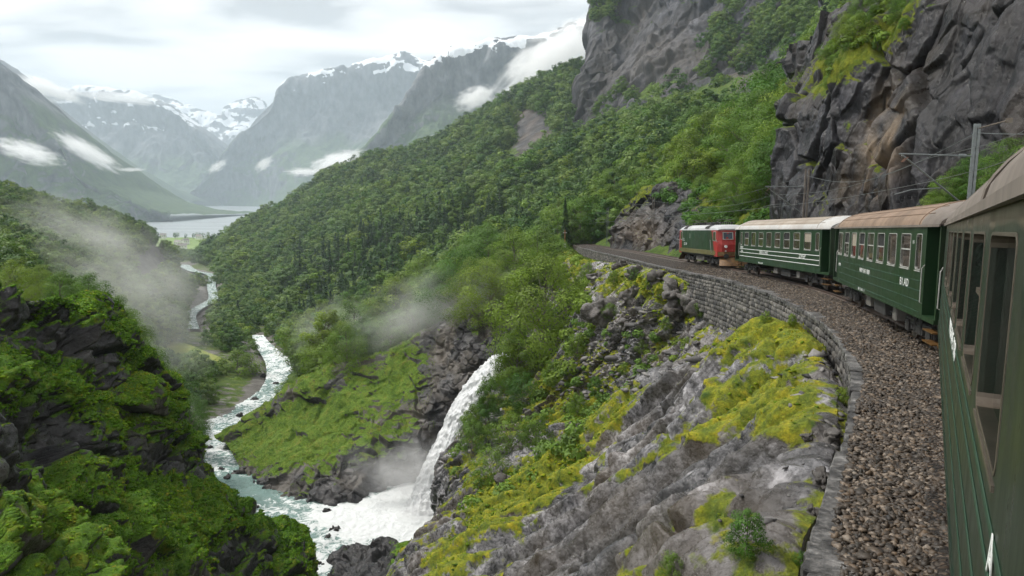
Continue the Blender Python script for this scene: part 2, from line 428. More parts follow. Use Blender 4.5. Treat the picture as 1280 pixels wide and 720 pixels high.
# wall-foot row: the coping line lowered by the wall height
def foot(k, inward=0.25):
    p = CAPW[k].copy(); t = CAPW[min(k+1, len(CAPW)-1)] - CAPW[max(k-1,0)]; t /= np.linalg.norm(t[:2])
    n = np.array((t[1], -t[0], 0)); return p + n*inward + np.array((0,0,-CAPH[k]-0.15))
cols = []
src = [2,3,4,5,6,7,9,10,11,12,13,14,15,16]
first = None
for k, c in zip(src, FG):
    f = foot(k); pts = [f + np.array((1.6,0.2,0.05))*1.0, f] + [P(*q) for q in c]
    rim = pts[-1]; pts += [rim + np.array((-1.2,0.3,-(abs(rim[2]+50))*0.35-1.5)), rim + np.array((-0.6,1.0,-(abs(rim[2]+52))))]
    cols.append(pts)
# one column behind the camera
cols.insert(0, [p + np.array((-3.5,-9,0.6)) for p in cols[0]])
g = np.array(cols)                       # cols x rows x 3
fg = Patch(np.swapaxes(g, 0, 1), 1450, 860)
p = fg.pts(); Yv = p[:,1]
vv = (np.arange(fg.nv)/(fg.nv-1)*(g.shape[1]-1))[:,None].repeat(fg.nu, 1).ravel()   # 0 inside, 1 foot, 6 rim
sc_ = np.clip(Yv/35, 0.35, 1.8)
ps = p @ np.array(Matrix.Rotation(R(35), 3, 'Y')).T          # strata dip
ps = ps*np.array((0.45,0.55,1.5))
px_, py_ = proj(p)
def blob0(cx, cy, rx, ry, rot=0):
    a = R(rot); x = px_-cx; y = py_-cy; u = x*math.cos(a)+y*math.sin(a); w = -x*math.sin(a)+y*math.cos(a)
    return np.exp(-((u/rx)**2+(w/ry)**2))
sl_ = np.clip(1.3*blob0(830,505,110,34,-30)+1.4*blob0(800,630,190,62,-25)+blob0(690,680,120,50,-35), 0, 1)
d = 1.5*fbm(p, 9, 4, 3) + 0.35*fbm(p, 2.2, 3, 9)*(1-.8*sl_)
fv, fe = facets(ps, 1.9, 21, 0.9); d += 0.42*fv*(1-.5*sl_)
fv2, fe2 = facets(ps, 0.62, 41, 0.9); d += 0.17*fv2*(1-.75*sl_)
d += -0.25*sstep(0.12, 0.0, fe)
tdir = np.array((.65,-.43,.62)); ndir = np.array((-.45,-.2,.87)); sdir = np.cross(tdir, ndir); sdir /= np.linalg.norm(sdir)
cs_ = p@sdir + 0.5*fbm(p, 5, 3, 201) + 0.12*fbm(p, 1.0, 3, 202) + 0.10*(p@tdir)
for per, am_ in ((3.1,.85),(1.15,.24)):
    q_ = cs_/per; fr_ = q_-np.floor(q_); k_ = hf(np.floor(q_).astype(np.int64), np.floor((p@tdir)/(per*2.2)+fbm(p, 3, 2, 203)).astype(np.int64), np.zeros(len(p), np.int64), 9)
    if per > 1: ledge = sstep(.30, .02, fr_) if per > 3 else ledge + .6*sstep(.25, .02, fr_)
    d += (1+.25*sl_)*am_*(fr_*0.9 - 1.1*sstep(.74, 1.0, fr_) + 0*k_)
slabm = sstep(4.5, 1.5, np.abs(p[:,1]-30)/8)                 # smooth planar slab in the middle of the spur
d *= np.clip(0.35+0.65*sstep(0.8, 2.4, vv), 0, 1)
d *= np.where(vv < 1.6, 0.45, 1.0)
env = sstep(1.0, 3.0, vv)
d = d*(0.25+0.75*env)
fg.displace(d)
p = fg.pts(); n = fg.normals(); nz = n[...,2].ravel()
px_, py_ = proj(p)
def blob(cx, cy, rx, ry, rot=0):
    a = R(rot); x = px_-cx; y = py_-cy
    u = x*math.cos(a)+y*math.sin(a); w = -x*math.sin(a)+y*math.cos(a)
    return np.exp(-((u/rx)**2+(w/ry)**2))
mo = 0.36 + 0.5*fbm(p, 5.0, 4, 77) + 0.75*fbm(p, 1.5, 4, 76) + 0.35*(nz-0.75)
mo += 0.55*blob(985,410,95,24,10) + 0.65*blob(985,515,75,40,15) + 0.55*blob(945,550,45,25,-15) + 0.5*blob(900,450,90,16,-38)
mo += 0.6*blob(740,545,120,16,-36) + 0.6*blob(820,570,95,12,-33) + 0.45*blob(640,620,70,26,-20) + 0.7*blob(570,690,60,22,-45)
mo += 0.6*blob(890,645,35,20) + 0.5*blob(800,355,70,14,5) + 0.6*blob(720,320,25,12) + 0.5*blob(700,500,60,45) + 0.5*blob(640,600,50,50) + 0.3*blob(1040,640,16,60)
mo += 0.15*blob(985,470,70,60) + 0.35*blob(900,600,40,40)
mo -= 0.85*blob(830,500,90,22,-30) + 0.75*blob(800,630,150,36,-25) + 0.7*blob(650,560,50,20,-35) + 0.5*blob(960,620,60,60) + 0.4*blob(700,680,90,30,-35)
mo += 0.30*sstep(.1,.45,fbm(p@np.array([[.3,0,0],[0,.3,0],[0,0,1.]]) , 1.1, 4, 79))
mo -= 0.5*(vv > 6.1)
mo += .42*ledge*sstep(-.1,.3,fbm(p, 2.5, 3, 75))*(vv < 6)
mo -= .6*blob(1022,468,34,22) + .45*blob(1035,560,18,60) + .35*blob(960,455,30,12,-20)
# mossy cushions swell
sw = sstep(0.5, 0.8, mo)*(0.02+0.07*np.maximum(fbm(p, 0.5, 4, 5)+0.15, 0)+0.06*fbm(p, .22, 3, 6)); fg.displace(sw)
warm = np.clip(0.25+0.9*fbm(p, 3.0, 3, 99), 0, 1)*0.35
al_ = p@tdir; q3 = np.stack([cs_*1.0, al_*.10, cs_*0], 1)
stk = np.clip(.95*fbm(q3, .55, 5, 301, .65) + .9*fbm(q3*np.array((1,1.5,1)), 2.4, 4, 302), -.85, 1.1)
slope_ob = fg.mesh('rocky_slope', M['slab'], {'moss': mo, 'warm': warm, 'streak': stk})
tag(slope_ob, kind='structure')
fg_moss = mo.reshape(fg.nv, fg.nu); fg_v = vv.reshape(fg.nv, fg.nu)

# ------------------------------------------------------------------ river-side rocks below the slope
rb = PW([[(395,735,78),(425,694,78),(478,680,76),(528,672,73),(575,650,66),(600,635,62)],
         [(408,728,74),(428,706,74),(475,692,72),(520,686,68),(560,672,62),(600,660,57)],
         [(415,740,68),(440,722,67),(480,712,65),(515,705,61),(550,700,56),(600,700,50)],
         [(430,790,60),(450,775,60),(490,765,57),(520,760,53),(550,760,48),(600,770,42)]])
rb = [drop_row(rb[0], 0, 2, -6)] + rb
bank = Patch(rb, 260, 200); p = bank.pts()
fv, fe = facets(p*np.array((0.7,0.7,1.4)), 2.2, 61, 0.9); fv2, _ = facets(p, 0.8, 71, 0.8)
bank.displace(1.0*fbm(p, 6, 3, 4)+1.0*fv+0.3*fv2)
p = bank.pts(); a, b_ = proj(p)
mo = 0.1+0.5*fbm(p, 3, 3, 8)+0.9*sstep(470, 520, a)*sstep(660,690,b_)
tag(bank.mesh('river_bank', M['crag_left'], {'moss': mo, 'warm': mo*0}), kind='structure')

# ------------------------------------------------------------------ LEFT CRAG
lc = [[(-90,340,42),(0,352,47),(60,366,53),(108,378,58),(140,402,62),(156,432,64)],
      [(-90,400,36),(0,408,41),(60,415,47),(112,425,52),(152,448,58),(186,462,62)],
      [(-90,460,32),(0,468,36),(60,475,42),(112,480,48),(165,490,56),(214,503,63)],
      [(-90,530,28),(0,530,33),(60,530,40),(122,532,49),(180,545,58),(240,562,65)],
      [(-90,600,24),(0,598,30),(70,592,38),(132,590,47),(198,594,57),(262,618,66)],
      [(-90,670,21),(0,660,26),(80,652,34),(160,648,43),(242,642,53),(334,664,65)],
      [(-90,740,18),(0,732,22),(90,722,29),(180,718,38),(272,712,49),(358,698,62)],
      [(-90,900,14),(0,880,17),(90,860,22),(190,850,29),(290,835,38),(366,790,54)]]
g = [[P(*c) for c in r] for r in lc]
g = [drop_row(g[0], -3, 14, -9)] + g
g = [r + [r[-1]+np.array((2.0,2.5,-(abs(r[-1][2]+48))*0.45)), r[-1]+np.array((2.6,5.0,-(abs(r[-1][2]+50))))] for r in g]
lcp = Patch(g, 700, 760); p = lcp.pts()
d = 2.4*fbm(p, 12, 4, 13) + 0.9*fbm(p, 4, 3, 14)
fv, fe = facets(p*np.array((0.6,0.6,1.3)), 4.2, 31, 0.9); d += 1.7*fv - 0.5*sstep(0.15,0,fe)
fv2, fe2 = facets(p*np.array((0.7,0.7,1.5)), 1.3, 51, 0.9); d += 0.38*fv2
lcp.displace(d)
p = lcp.pts(); nz = lcp.normals()[...,2].ravel(); px_, py_ = proj(p)
mo = 0.42 + 0.45*fbm(p, 5, 4, 16) + 0.35*fbm(p, 1.6, 3, 11) + 1.3*(nz-0.52)
mo += 0.9*blob(210,640,110,40,18) + 0.7*blob(80,480,60,30,20) + 0.5*blob(60,660,90,40) + 0.6*blob(180,500,30,20) + 0.5*blob(230,545,40,14,25)
mo -= 0.8*blob(300,690,55,28,5) + 0.8*blob(60,560,60,35) + 0.8*blob(110,440,45,22,30) + 0.7*blob(190,575,50,20,15) + 0.6*blob(20,420,70,15)
sw = sstep(0.45, 0.9, mo)*(0.15+0.35*fbm(p, 2.2, 4, 15)+.16*fbm(p, .6, 3, 12)); lcp.displace(sw)
lcp.displace(0.12*ridged(p, .9, 4, 17))
tag(lcp.mesh('mossy_crag', M['crag_left'], {'moss': mo, 'warm': np.clip(fbm(p,6,3,2),0,1)}), kind='structure')
lc_moss = mo.reshape(lcp.nv, lcp.nu)

# ------------------------------------------------------------------ KNOLL and waterfall cliff
kn = [[(275,548,122),(325,515,125),(375,478,125),(425,457,125),(480,440,125),(530,415,125),(570,398,122),(605,388,120),(650,385,118)],
      [(283,555,118),(325,540,117),(375,515,116),(425,495,115),(480,480,115),(530,455,115),(570,430,113),(605,415,112),(648,412,112)],
      [(292,570,112),(325,570,108),(375,555,106),(425,540,106),(480,525,107),(530,500,109),(565,462,108),(600,438,107.5),(645,435,107)],
      [(308,598,102),(335,600,100),(375,595,98),(425,580,98),(480,573,100),(530,550,103),(560,518,105),(592,488,105),(635,470,104)],
      [(328,620,97),(350,632,94.5),(392,648,91),(432,645,91.5),(480,618,97),(530,598,101),(548,578,101),(575,548,101),(610,520,101)]]
g = [[P(*c) for c in r] for r in kn]
g = [drop_row(g[0], 2, 30, -14)] + g + [[np.array((q[0], q[1]-1.2, -50.0)) for q in g[-1]]]
knp = Patch(g, 520, 380); p = knp.pts()
wz = sstep(300, 420, proj(p)[0])
d = 1.6*fbm(p, 11, 4, 18)*0.8 + 0.5*fbm(p, 3, 3, 19)
fv, fe = facets(p*np.array((0.8,0.8,1.0)), 4.0, 81, 0.9); fv2, _ = facets(p, 1.4, 91, 0.9)
vv = (np.arange(knp.nv)/(knp.nv-1)*(len(g)-1))[:,None].repeat(knp.nu, 1).ravel()
px_, py_ = proj(p)
rk = np.clip(sstep(3.2, 4.6, vv) + sstep(500, 570, px_), 0, 1)
knp.displace(d*0.9 + rk*(1.3*fv + 0.5*fv2) + (1-rk)*(0.75*fv+0.25*fv2))
p = knp.pts(); nz = knp.normals()[...,2].ravel(); px_, py_ = proj(p)
mo = 0.62 + 0.75*fbm(p, 5, 4, 26) + 0.9*(nz-0.6) - 0.75*rk
mo += 0.5*blob(600,405,60,12,-10) + 0.6*blob(380,530,90,30,-20) + 0.5*blob(500,480,40,20) - 0.7*blob(560,500,30,60,20) - 0.4*blob(460,590,40,30)
tag(knp.mesh('grassy_knoll', M['knoll'], {'moss': mo, 'warm': np.clip(fbm(p,4,3,2)+0.1,0,1)}), kind='structure')

# ------------------------------------------------------------------ LEFT HILLSIDE
lh = [[(-150,225,300),(0,250,330),(50,264,360),(100,276,400),(150,290,440),(190,310,480),(210,328,520),(222,346,560)],
      [(-150,295,200),(0,303,220),(50,310,250),(100,317,280),(150,325,320),(190,340,360),(215,355,420),(230,372,470)],
      [(-150,340,130),(0,345,140),(50,355,165),(100,370,190),(150,385,220),(190,395,260),(212,404,310),(228,412,330)],
      [(-150,420,90),(0,420,95),(50,430,110),(100,440,125),(150,450,145),(185,462,170),(205,472,190),(225,480,205)],
      [(-150,560,70),(0,560,75),(50,560,85),(110,560,95),(160,560,104),(200,560,111),(225,562,116),(243,567,118)],
      [(-150,760,60),(0,740,64),(60,710,72),(120,690,80),(170,670,88),(210,650,94),(236,625,101),(250,605,108)]]
g = [[P(*c) for c in r] for r in lh]; g = [drop_row(g[0], -30, 90, -45)] + g
lhp = Patch(g, 260, 260); p = lhp.pts(); lhp.displace(8*fbm(p, 70, 4, 33)*sstep(80, 300, p[:,1]) + 1.2*fbm(p, 10, 3, 34))
p = lhp.pts(); nz = lhp.normals()[...,2].ravel(); px_, py_ = proj(p)
mo = 0.75+0.4*fbm(p, 40, 3, 35) - 0.8*blob(185,330,26,35)
tag(lhp.mesh('left_hillside', M['hill'], {'moss': mo, 'warm': np.clip(fbm(p,30,3,2),0,1)*0.5}), kind='structure')

# ------------------------------------------------------------------ RIGHT HILLSIDE
XC = 15
rh = [[(222,356,900),(237,347,950),(290,312,1000),(330,289,1030),(400,247,1050),(450,219,1050),(520,199,1020),(560,183,1000),(640,138,950),(700,106,900),(748,82,860),(820,50,820),(900,20,740),(1000,-20,600),(1100,-80,480)],
      [(226,352,800),(245,340,820),(295,315,830),(340,298,840),(405,270,840),(455,250,820),(525,230,780),(565,220,740),(645,190,660),(710,172,600),(760,157,540),(830,130,480),(900,112,430),(980,85,370),(1060,40,300)],
      [(238,378,560),(265,365,600),(310,346,620),(350,330,630),(410,305,620),(460,285,600),(530,270,560),(570,262,520),(650,250,430),(710,235,380),(760,220,330),(830,200,280),(900,180,220),(975,150,170),(1050,110,125)],
      [(258,412,400),(283,402,430),(320,390,440),(360,375,440),(415,355,430),(465,340,410),(530,325,380),(575,312,350),(650,298,300),(705,291,270),(755,284,240),(830,262,190),(900,250,140),(965,235,105),(1025,215,85)],
      [(300,440,270),(322,432,290),(350,422,300),(380,410,300),(430,397,290),(480,382,270),(535,367,250),(580,352,235),(640,332,228),(685,314,222),(742,296,205),(795,303,130),(850,300,102),(905,288,86),(970,275,70)],
      [(338,490,185),(350,478,195),(368,465,200),(395,452,200),(432,437,195),(480,422,186),(535,407,178),(580,392,172),(630,368,170),(678,347,185),(745,322,150),(800,326,108),(855,330,87),(912,335,73),(975,345,61)],
      [(345,520,150),(362,505,148),(382,485,146),(410,472,143),(450,457,140),(490,442,138),(540,422,137),(585,402,136),(632,388,136),(680,372,150),(745,345,140),(800,350,100),(855,355,82),(912,362,68),(975,375,57)]]
g = [[P(*c) for c in r] for r in rh]; g = [drop_row(g[0], 60, 150, -60)] + g
rhp = Patch(g, 620, 520); p = rhp.pts()
px_, py_ = proj(p)
am = sstep(120, 420, p[:,1])
rhp.displace(13*am*fbm(p, 110, 5, 43) + 1.0*fbm(p, 12, 3, 44)*sstep(70,110,p[:,1]))
p = rhp.pts(); nz = rhp.normals()[...,2].ravel(); px_, py_ = proj(p)
outc = 1.0*blob(668,160,34,36,10) + 1.1*blob(350,222,26,14) + 0.9*blob(322,312,40,18) + 0.9*blob(640,262,45,10) + 0.8*blob(960,105,60,40,-50)+0.5*blob(520,205,20,5,60)
mo = 0.8+0.35*fbm(p, 60, 4, 45) - 1.25*outc + 0.4*blob(905,130,50,22,-20)
tag(rhp.mesh('right_hillside', M['hill'], {'moss': mo, 'warm': np.clip(fbm(p,30,3,2)+0.2,0,1)}), kind='structure')

# ------------------------------------------------------------------ HIGH CLIFF
hc = [[(757,-20,760),(800,-90,760),(880,-150,740),(980,-210,680),(1100,-300,600),(1200,-400,520)],
      [(742,38,700),(775,5,680),(840,-30,650),(930,-70,600),(1030,-120,520),(1140,-180,440)],
      [(738,80,670),(775,60,640),(835,40,600),(900,20,560),(985,-10,490),(1080,-60,400)],
      [(728,120,650),(770,108,610),(835,85,560),(890,70,520),(960,45,460),(1040,0,380)],
      [(716,165,625),(765,150,570),(830,124,505),(885,108,465),(945,95,420),(1020,55,350)],
      [(712,190,610),(765,175,555),(830,150,490),(885,135,450),(950,120,400),(1030,80,335)]]
g = [[P(*c) for c in r] for r in hc]
g = [[r[0]+np.array((60,160,0))] + r for r in g]; g = [drop_row(g[0], 30, 120, 30)] + g
hcp = Patch(g, 520, 420); p = hcp.pts()
q = p*np.array((1,1,0.35)); fv, fe = facets(q, 55, 111, 0.8); fv2, _ = facets(q, 17, 121, 0.8)
d = 16*fbm(p, 130, 4, 53)+9*fv+4.5*fv2+ 9*ridged(p*np.array((1,1,0.16)), 26, 5, 55)
hcp.displace(d)
p = hcp.pts(); nz = hcp.normals()[...,2].ravel(); px_, py_ = proj(p)
mo = 0.04 - .3*blob(830,70,85,75) + 0.5*fbm(p, 40, 5, 56) + 1.1*(nz-0.42) + 0.9*blob(760,-5,30,30,-60) + 0.7*blob(900,50,18,60,20) + 0.8*blob(1000,30,40,30,-40) + 0.6*blob(960,60,60,20,-50)
warm = np.clip(0.15+1.2*fbm(p*np.array((1,1,0.35)), 45, 4, 57)+0.6*blob(800,70,70,60),0,1)
hcp_mo = mo
tag(hcp.mesh('high_cliff', M['cliff'], {'moss': mo, 'warm': .6*warm, 'streak': np.clip(1.4*fbm(p*np.array((1,1,.14)), 16, 5, 305, .62)+.6*fbm(p, 60, 3, 306), -.85, 1.2)}), kind='structure')

# ------------------------------------------------------------------ CRAG BESIDE THE LINE
cr_ = [[(1040,70,70),(1065,38,66),(1112,8,62),(1180,-30,58),(1260,-80,54),(1420,-160,48)],
      [(1022,112,63),(1042,88,59),(1090,62,55),(1155,10,51),(1235,-40,46),(1420,-120,38)],
      [(1014,170,61.5),(1042,158,57.5),(1095,148,53.5),(1150,120,48.5),(1220,80,43),(1420,20,32)],
      [(1010,220,60),(1045,218,56),(1095,212,51),(1150,200,45),(1215,180,39),(1420,150,27)],
      [(1000,264,59),(1045,266,54.5),(1095,270,49.5),(1150,272,43),(1215,275,36.5),(1420,300,24)],
      [(1000,305,58),(1045,312,53.5),(1095,322,48.5),(1150,335,42),(1215,350,35.5),(1420,430,23)]]
g = [[P(*c) for c in r] for r in cr_]
g = [[r[0]+np.array((6,22,0.5)), r[0]+np.array((1.5,9,0.2))] + r for r in g]
g = [drop_row(g[0], 5, 16, 6), drop_row(g[0], 2, 7, 1.5)] + g
crp = Patch(g, 640, 560); p = crp.pts()
q = (p @ np.array(Matrix.Rotation(R(-28), 3, 'Y')).T)*np.array((1.0,0.8,0.34))
fv, fe = facets(q, 3.6, 131, 0.9, .06); fv2, fe2 = facets(q, 1.25, 141, 0.9, .08)
d = 2.0*fbm(p, 12, 4, 63)+1.35*fv+0.42*fv2 - 0.5*sstep(0.1,0,fe)+0.15*fbm(p,0.8,3,64)
rowv = (np.arange(crp.nv)/(crp.nv-1)*(len(g)-1))[:,None].repeat(crp.nu, 1).ravel()
d *= 1-0.6*sstep(5.2, 6.6, rowv)
crp.displace(d)
p = crp.pts(); nz = crp.normals()[...,2].ravel(); px_, py_ = proj(p)
mo = -0.04 + 0.45*fbm(p, 6, 4, 66) + 1.0*(nz-0.42)+ 1.1*blob(1095,50,95,22,-35)+0.5*blob(1060,150,20,30) + 0.7*blob(1040,90,22,35,20) + 0.6*blob(1020,215,16,45) + 0.5*blob(1090,200,14,20) - 0.5*sstep(1130,1200,px_)
warm = 1.15*np.clip((blob(1100,175,24,55,12)+0.4*blob(1075,235,30,22))*(0.7+1.6*fbm(p*np.array((1,1,.12)),1.1,4,68))+0.2*fbm(p,4,3,67),0,1)
cr_mo = mo
tag(crp.mesh('railway_crag', M['crag'], {'moss': mo, 'warm': .6*np.clip(warm,0,1), 'streak': np.clip(1.3*fbm(p*np.array((1,1,.13)), 1.5, 5, 303, .6)+.6*fbm(p, 7, 3, 304), -.9, 1.2)}), kind='structure')
# low outcrop the line bends round
sc2 = [[(785,262,142),(806,240,132),(832,230,122),(870,232,112),(920,240,98),(975,235,84)],
      [(772,280,140),(798,262,129),(828,256,117),(865,255,106),(915,258,92),(970,255,78)],
      [(766,292,140),(790,285,126),(820,282,112),(855,280,100),(908,278,85),(965,275,71)],
      [(764,304,140),(788,306,124),(815,313,108.5),(850,314,95),(905,302,79),(965,290,66)],
      [(764,318,136),(788,324,120),(815,332,105),(850,340,90),(905,340,75),(965,340,61)]]
g = [[P(*c) for c in r] for r in sc2]; g = [drop_row(g[0], 5, 14, -3)] + g
g = [[r[0]+np.array((8,12,-1))] + r for r in g]
scp = Patch(g, 380, 260); p = scp.pts(); q = (p @ np.array(Matrix.Rotation(R(38), 3, 'Y')).T)*np.array((0.6,0.9,1.3))
fv, fe = facets(q, 3.2, 151, 1.0); fv2, _ = facets(q, 1.1, 161, 0.9)
rowv = (np.arange(scp.nv)/(scp.nv-1)*(len(g)-1))[:,None].repeat(scp.nu, 1).ravel()
scp.displace((1.0*fbm(p, 9, 4, 73)+1.0*fv+0.35*fv2)*(1-0.7*sstep(3.4,4.3,rowv)))
p = scp.pts(); nz = scp.normals()[...,2].ravel(); px_, py_ = proj(p)
mo = 0.05+0.5*fbm(p,7,4,74)+0.9*(nz-0.4)+0.8*blob(795,245,22,16,-40)+0.8*sstep(865,900,px_) - 0.6*blob(828,275,26,40)
tag(scp.mesh('rock_outcrop', M['crag'], {'moss': mo, 'warm': .3*np.clip(blob(800,290,30,20)+fbm(p,5,3,5)*0.5,0,1), 'streak': np.clip(1.2*fbm(p*np.array((1,1,.3)), 1.6, 5, 308), -.9, 1.4)}), kind='structure')

# ------------------------------------------------------------------ valley floor, base ground, fjord
RIV = [(400,-44.4,770),(385,-44.3,720),(360,-44.2,660),(320,-44.4,615),(288,-45.3,578),(270,-47.3,552),(290,-49.3,530),(326,-51,510),(342,-53,490),(352,-55,470),(345,-57,450),(328,-59.3,430),(321,-61,418)]
RIV2 = [(237,-66,412),(235,-68,396),(245,-70,387),(260,-72,379),(267,-74,372),(264,-78,357),(266,-82,347),(259,-84,342),(242,-86,339),(228,-92,331)]
rc = [on_level(x, y, z) for x, z, y in RIV] + [on_level(x, y, z) for x, z, y in RIV2]
rc += [np.array((-470,1100,-103.)), np.array((-560,1400,-112.)), np.array((-640,1750,-118.5)), np.array((-700,1900,-123))]
off = [-420,-180,-70,-28,-10,0,10,28,70,180,420]; rise = [30,10,3.5,1.5,0.5,-1.6,0.5,1.5,3.5,10,30]
vf = []
for i, c in enumerate(rc):
    k = np.clip(c[1]/300, 0.35, 1)
    vf.append([c + np.array((o*k, 0, (r*(0.06 if c[1] > 1000 else 1) if i > 4 or abs(o) > 70 else -1.8) - 0.3)) for o, r in zip(off, rise)])
vfp = Patch(vf, 260, 420); p = vfp.pts(); vfp.displace(0.5*fbm(p, 14, 4, 83), n=np.tile(np.array((0,0,1.)), (vfp.nv, vfp.nu, 1)))
p = vfp.pts(); mo = 0.62+0.4*fbm(p, 8, 4, 84)
vfp.G[...,2] -= 0.35
M['floor'] = rock_material('valley_ground', 1.2, (0.05,0.05,0.05), (0.24,0.235,0.225), (0.3,0.26,0.2), (0.045,0.085,0.015), (0.085,0.135,0.02), 0.7, (0,0,0), 0.5, (0.14,0.17,0.03))
riv_d = np.tile(np.array([abs(o) for o in off], float)[None,:], (len(rc),1))
rd = cr_interp(np.swapaxes(cr_interp(riv_d, np.linspace(0,len(rc)-1,vfp.nv)),0,1), np.linspace(0,len(off)-1,vfp.nu)).T.ravel()
mo = mo - 0.8*sstep(16, 7, rd)
tag(vfp.mesh('valley_floor', M['floor'], {'moss': mo, 'warm': mo*0+0.3}), kind='structure')
xs = np.array([-15000,15000.]); 
gm = simple('low_ground', (0.06,0.09,0.03), 0.9, scale=0.01, var=0.4)
tag(mk('ground', [(-20000,-300,-126),(20000,-300,-126),(20000,20000,-126),(-20000,20000,-126)], [(0,1,2,3)], gm), kind='structure')
m, nt, b = newmat('fjord_water')
b.inputs['Base Color'].default_value = (0.26,0.29,0.30,1); b.inputs['Roughness'].default_value = 0.18; b.inputs['IOR'].default_value = 1.33
b.inputs['Specular IOR Level'].default_value = 1.0
v = objvec(nt, (0.004,0.02,1)); bump(nt, b, noise(nt, 3, 5, 0.6, v), 0.25, 6.0)
nt.links.new(ramp(nt, noise(nt, 0.6, 3, 0.5, v), [(0.4,(0.32,0.32,0.32)),(0.6,(0.5,0.5,0.5))]), b.inputs['Roughness'])
gx, gy = np.meshgrid(np.linspace(-6500, 3500, 60), np.linspace(1550, 14000, 60)); V = np.stack([gx.ravel(), gy.ravel(), np.full(gx.size, -120.0)], 1)
i = np.arange(3600).reshape(60,60); tag(mk('fjord_water', V, np.stack([i[:-1,:-1],i[:-1,1:],i[1:,1:],i[1:,:-1]],2).reshape(-1,4), m), kind='structure')
# yellow-green field on the valley floor
fl = PW([[(182,425,246),(215,427,246),(245,434,240),(296,458,218)],[(180,443,226),(215,446,224),(255,453,219),(294,467,210)],[(180,470,204),(215,474,202),(255,478,200),(292,481,199)]])
flp = Patch(fl, 80, 60); p = flp.pts(); flp.displace(0.7*fbm(p, 20, 3, 93)+0.3)
M['field'] = simple('meadow_grass', (0.24,0.25,0.045), 0.9, var=0.25, scale=0.15, bumpd=0.1, col2=(0.13,0.19,0.035))
tag(flp.mesh('field', M['field']), kind='structure')
# far farmland by the fjord
fl = PW([[(196,297,1560),(240,297,1560),(275,302,1500),(330,312,1400)],[(196,306,1400),(235,305,1400),(262,308,1350),(320,318,1250)],[(200,322,1150),(230,322,1150),(255,325,1100),(300,332,1000)]])
flp = Patch(fl, 60, 40); flp.displace(1.5*fbm(flp.pts(), 60, 3, 94))
M['field2'] = simple('far_field', (0.16,0.24,0.06), 0.9, var=0.3, scale=0.02)
tag(flp.mesh('far_field', M['field2']), kind='structure')

# ------------------------------------------------------------------ MOUNTAINS round the fjord
def mountain(name, crest, foot_, back, amp, seed, snow=1e9, shore=True, green=300, nu=360, nv=220, mids=None, relief=1.0, rocky=0.0):
    cw = [P(*c) for c in crest]; fw = [on_level(c[0], c[1], -124.) if shore else P(*c) for c in foot_]
    rows = [[c + np.array((0, back, -0.7*(c[2]+125))) for c in cw], cw]
    ks = mids or [(0.22, 0.30), (0.5, 0.62), (0.78, 0.86)]
    for t, h in ks: rows.append([c*(1-t)+f*t + np.array((0,0,(c[2]-f[2])*(t-h))) for c, f in zip(cw, fw)])
    rows += [fw, [f+np.array((0,-60,-60)) for f in fw]]
    pt = Patch(rows, nu, nv); p = pt.pts()
    v = (np.arange(nv)/(nv-1)*(len(rows)-1))[:,None].repeat(nu,1).ravel()
    k = sstep(0.6, 1.8, v)*0.85+0.15; k *= 1-sstep(len(rows)-4.3, len(rows)-2.2, v)
    d = amp*(1.3*(ridged(p, amp*7, 6, seed)-0.4) + 0.8*fbm(p*np.array((1,1,0.4)), amp*2.2, 5, seed+3))*k*relief
    fv, _ = facets(p*np.array((1,1,0.5)), amp*2.0, seed+50, 0.8); d += 0.30*amp*fv*k
    pt.displace(d)
    p = pt.pts(); nz = pt.normals()[...,2].ravel()
    z = p[:,2]
    sn = 0.80*sstep(snow*.92, snow*1.25+40, z + 0.20*snow*fbm(p, amp*2.5, 5, seed+9))*sstep(0.15, 0.6, nz + 0.9*fbm(p*np.array((1,1,1.8)), amp*0.9, 5, seed+12)+.05)*sstep(-.22, .02, fbm(p*np.array((1,1,2.5)), amp*1.5, 5, seed+31))
    gr = sstep(green*1.25, green*0.75, z + 0.35*green*fbm(p, amp*2, 4, seed+15))*sstep(0.12+rocky, 0.4+rocky, nz+0.25*fbm(p*np.array((1,1,.4)), amp, 4, seed+20))
    ob = pt.mesh(name, M['mountain'], {'snow': sn, 'green': gr})
    tag(ob, kind='structure'); return pt
m, nt, b = newmat('mountain'); M['mountain'] = m
v = objvec(nt, (1,1,0.5))
rk_ = ramp(nt, noise(nt, 0.02, 9, 0.65, v), [(0.35,(0.025,0.03,0.04)),(0.65,(0.17,0.175,0.19))])
gr_ = ramp(nt, noise(nt, 0.03, 8, 0.7, v), [(0.35,(0.02,0.05,0.02)),(0.7,(0.075,0.13,0.035))])
c1 = mixc(nt, attr(nt,'green'), rk_, gr_)
sm = ramp(nt, math_(nt,'ADD',attr(nt,'snow'), math_(nt,'MULTIPLY',math_(nt,'SUBTRACT',noise(nt,0.02,8,0.7,v),0.5),1.1)), [(0.42,(0,0,0)),(0.52,(1,1,1))])
nt.links.new(mixc(nt, sm, c1, (0.85,0.88,0.92)), b.inputs['Base Color']); b.inputs['Roughness'].default_value = 0.85
bump(nt, b, noise(nt, 0.06, 8, 0.7, v), 0.7, 8.0)
mountain('left_mountain', [(-260,-60,2700),(-120,10,2700),(0,82,2650),(22,105,2650),(48,132,2650),(75,175,2680),(100,212,2720),(135,238,2760),(175,256,2800),(222,270,2850)],
         [(-260,282,2000),(-120,282,2050),(0,284,2100),(30,284,2150),(60,284,2200),(95,284,2250),(125,283,2300),(155,282,2400),(185,279,2550),(226,276,2800)], 900, 55, 201, green=330)
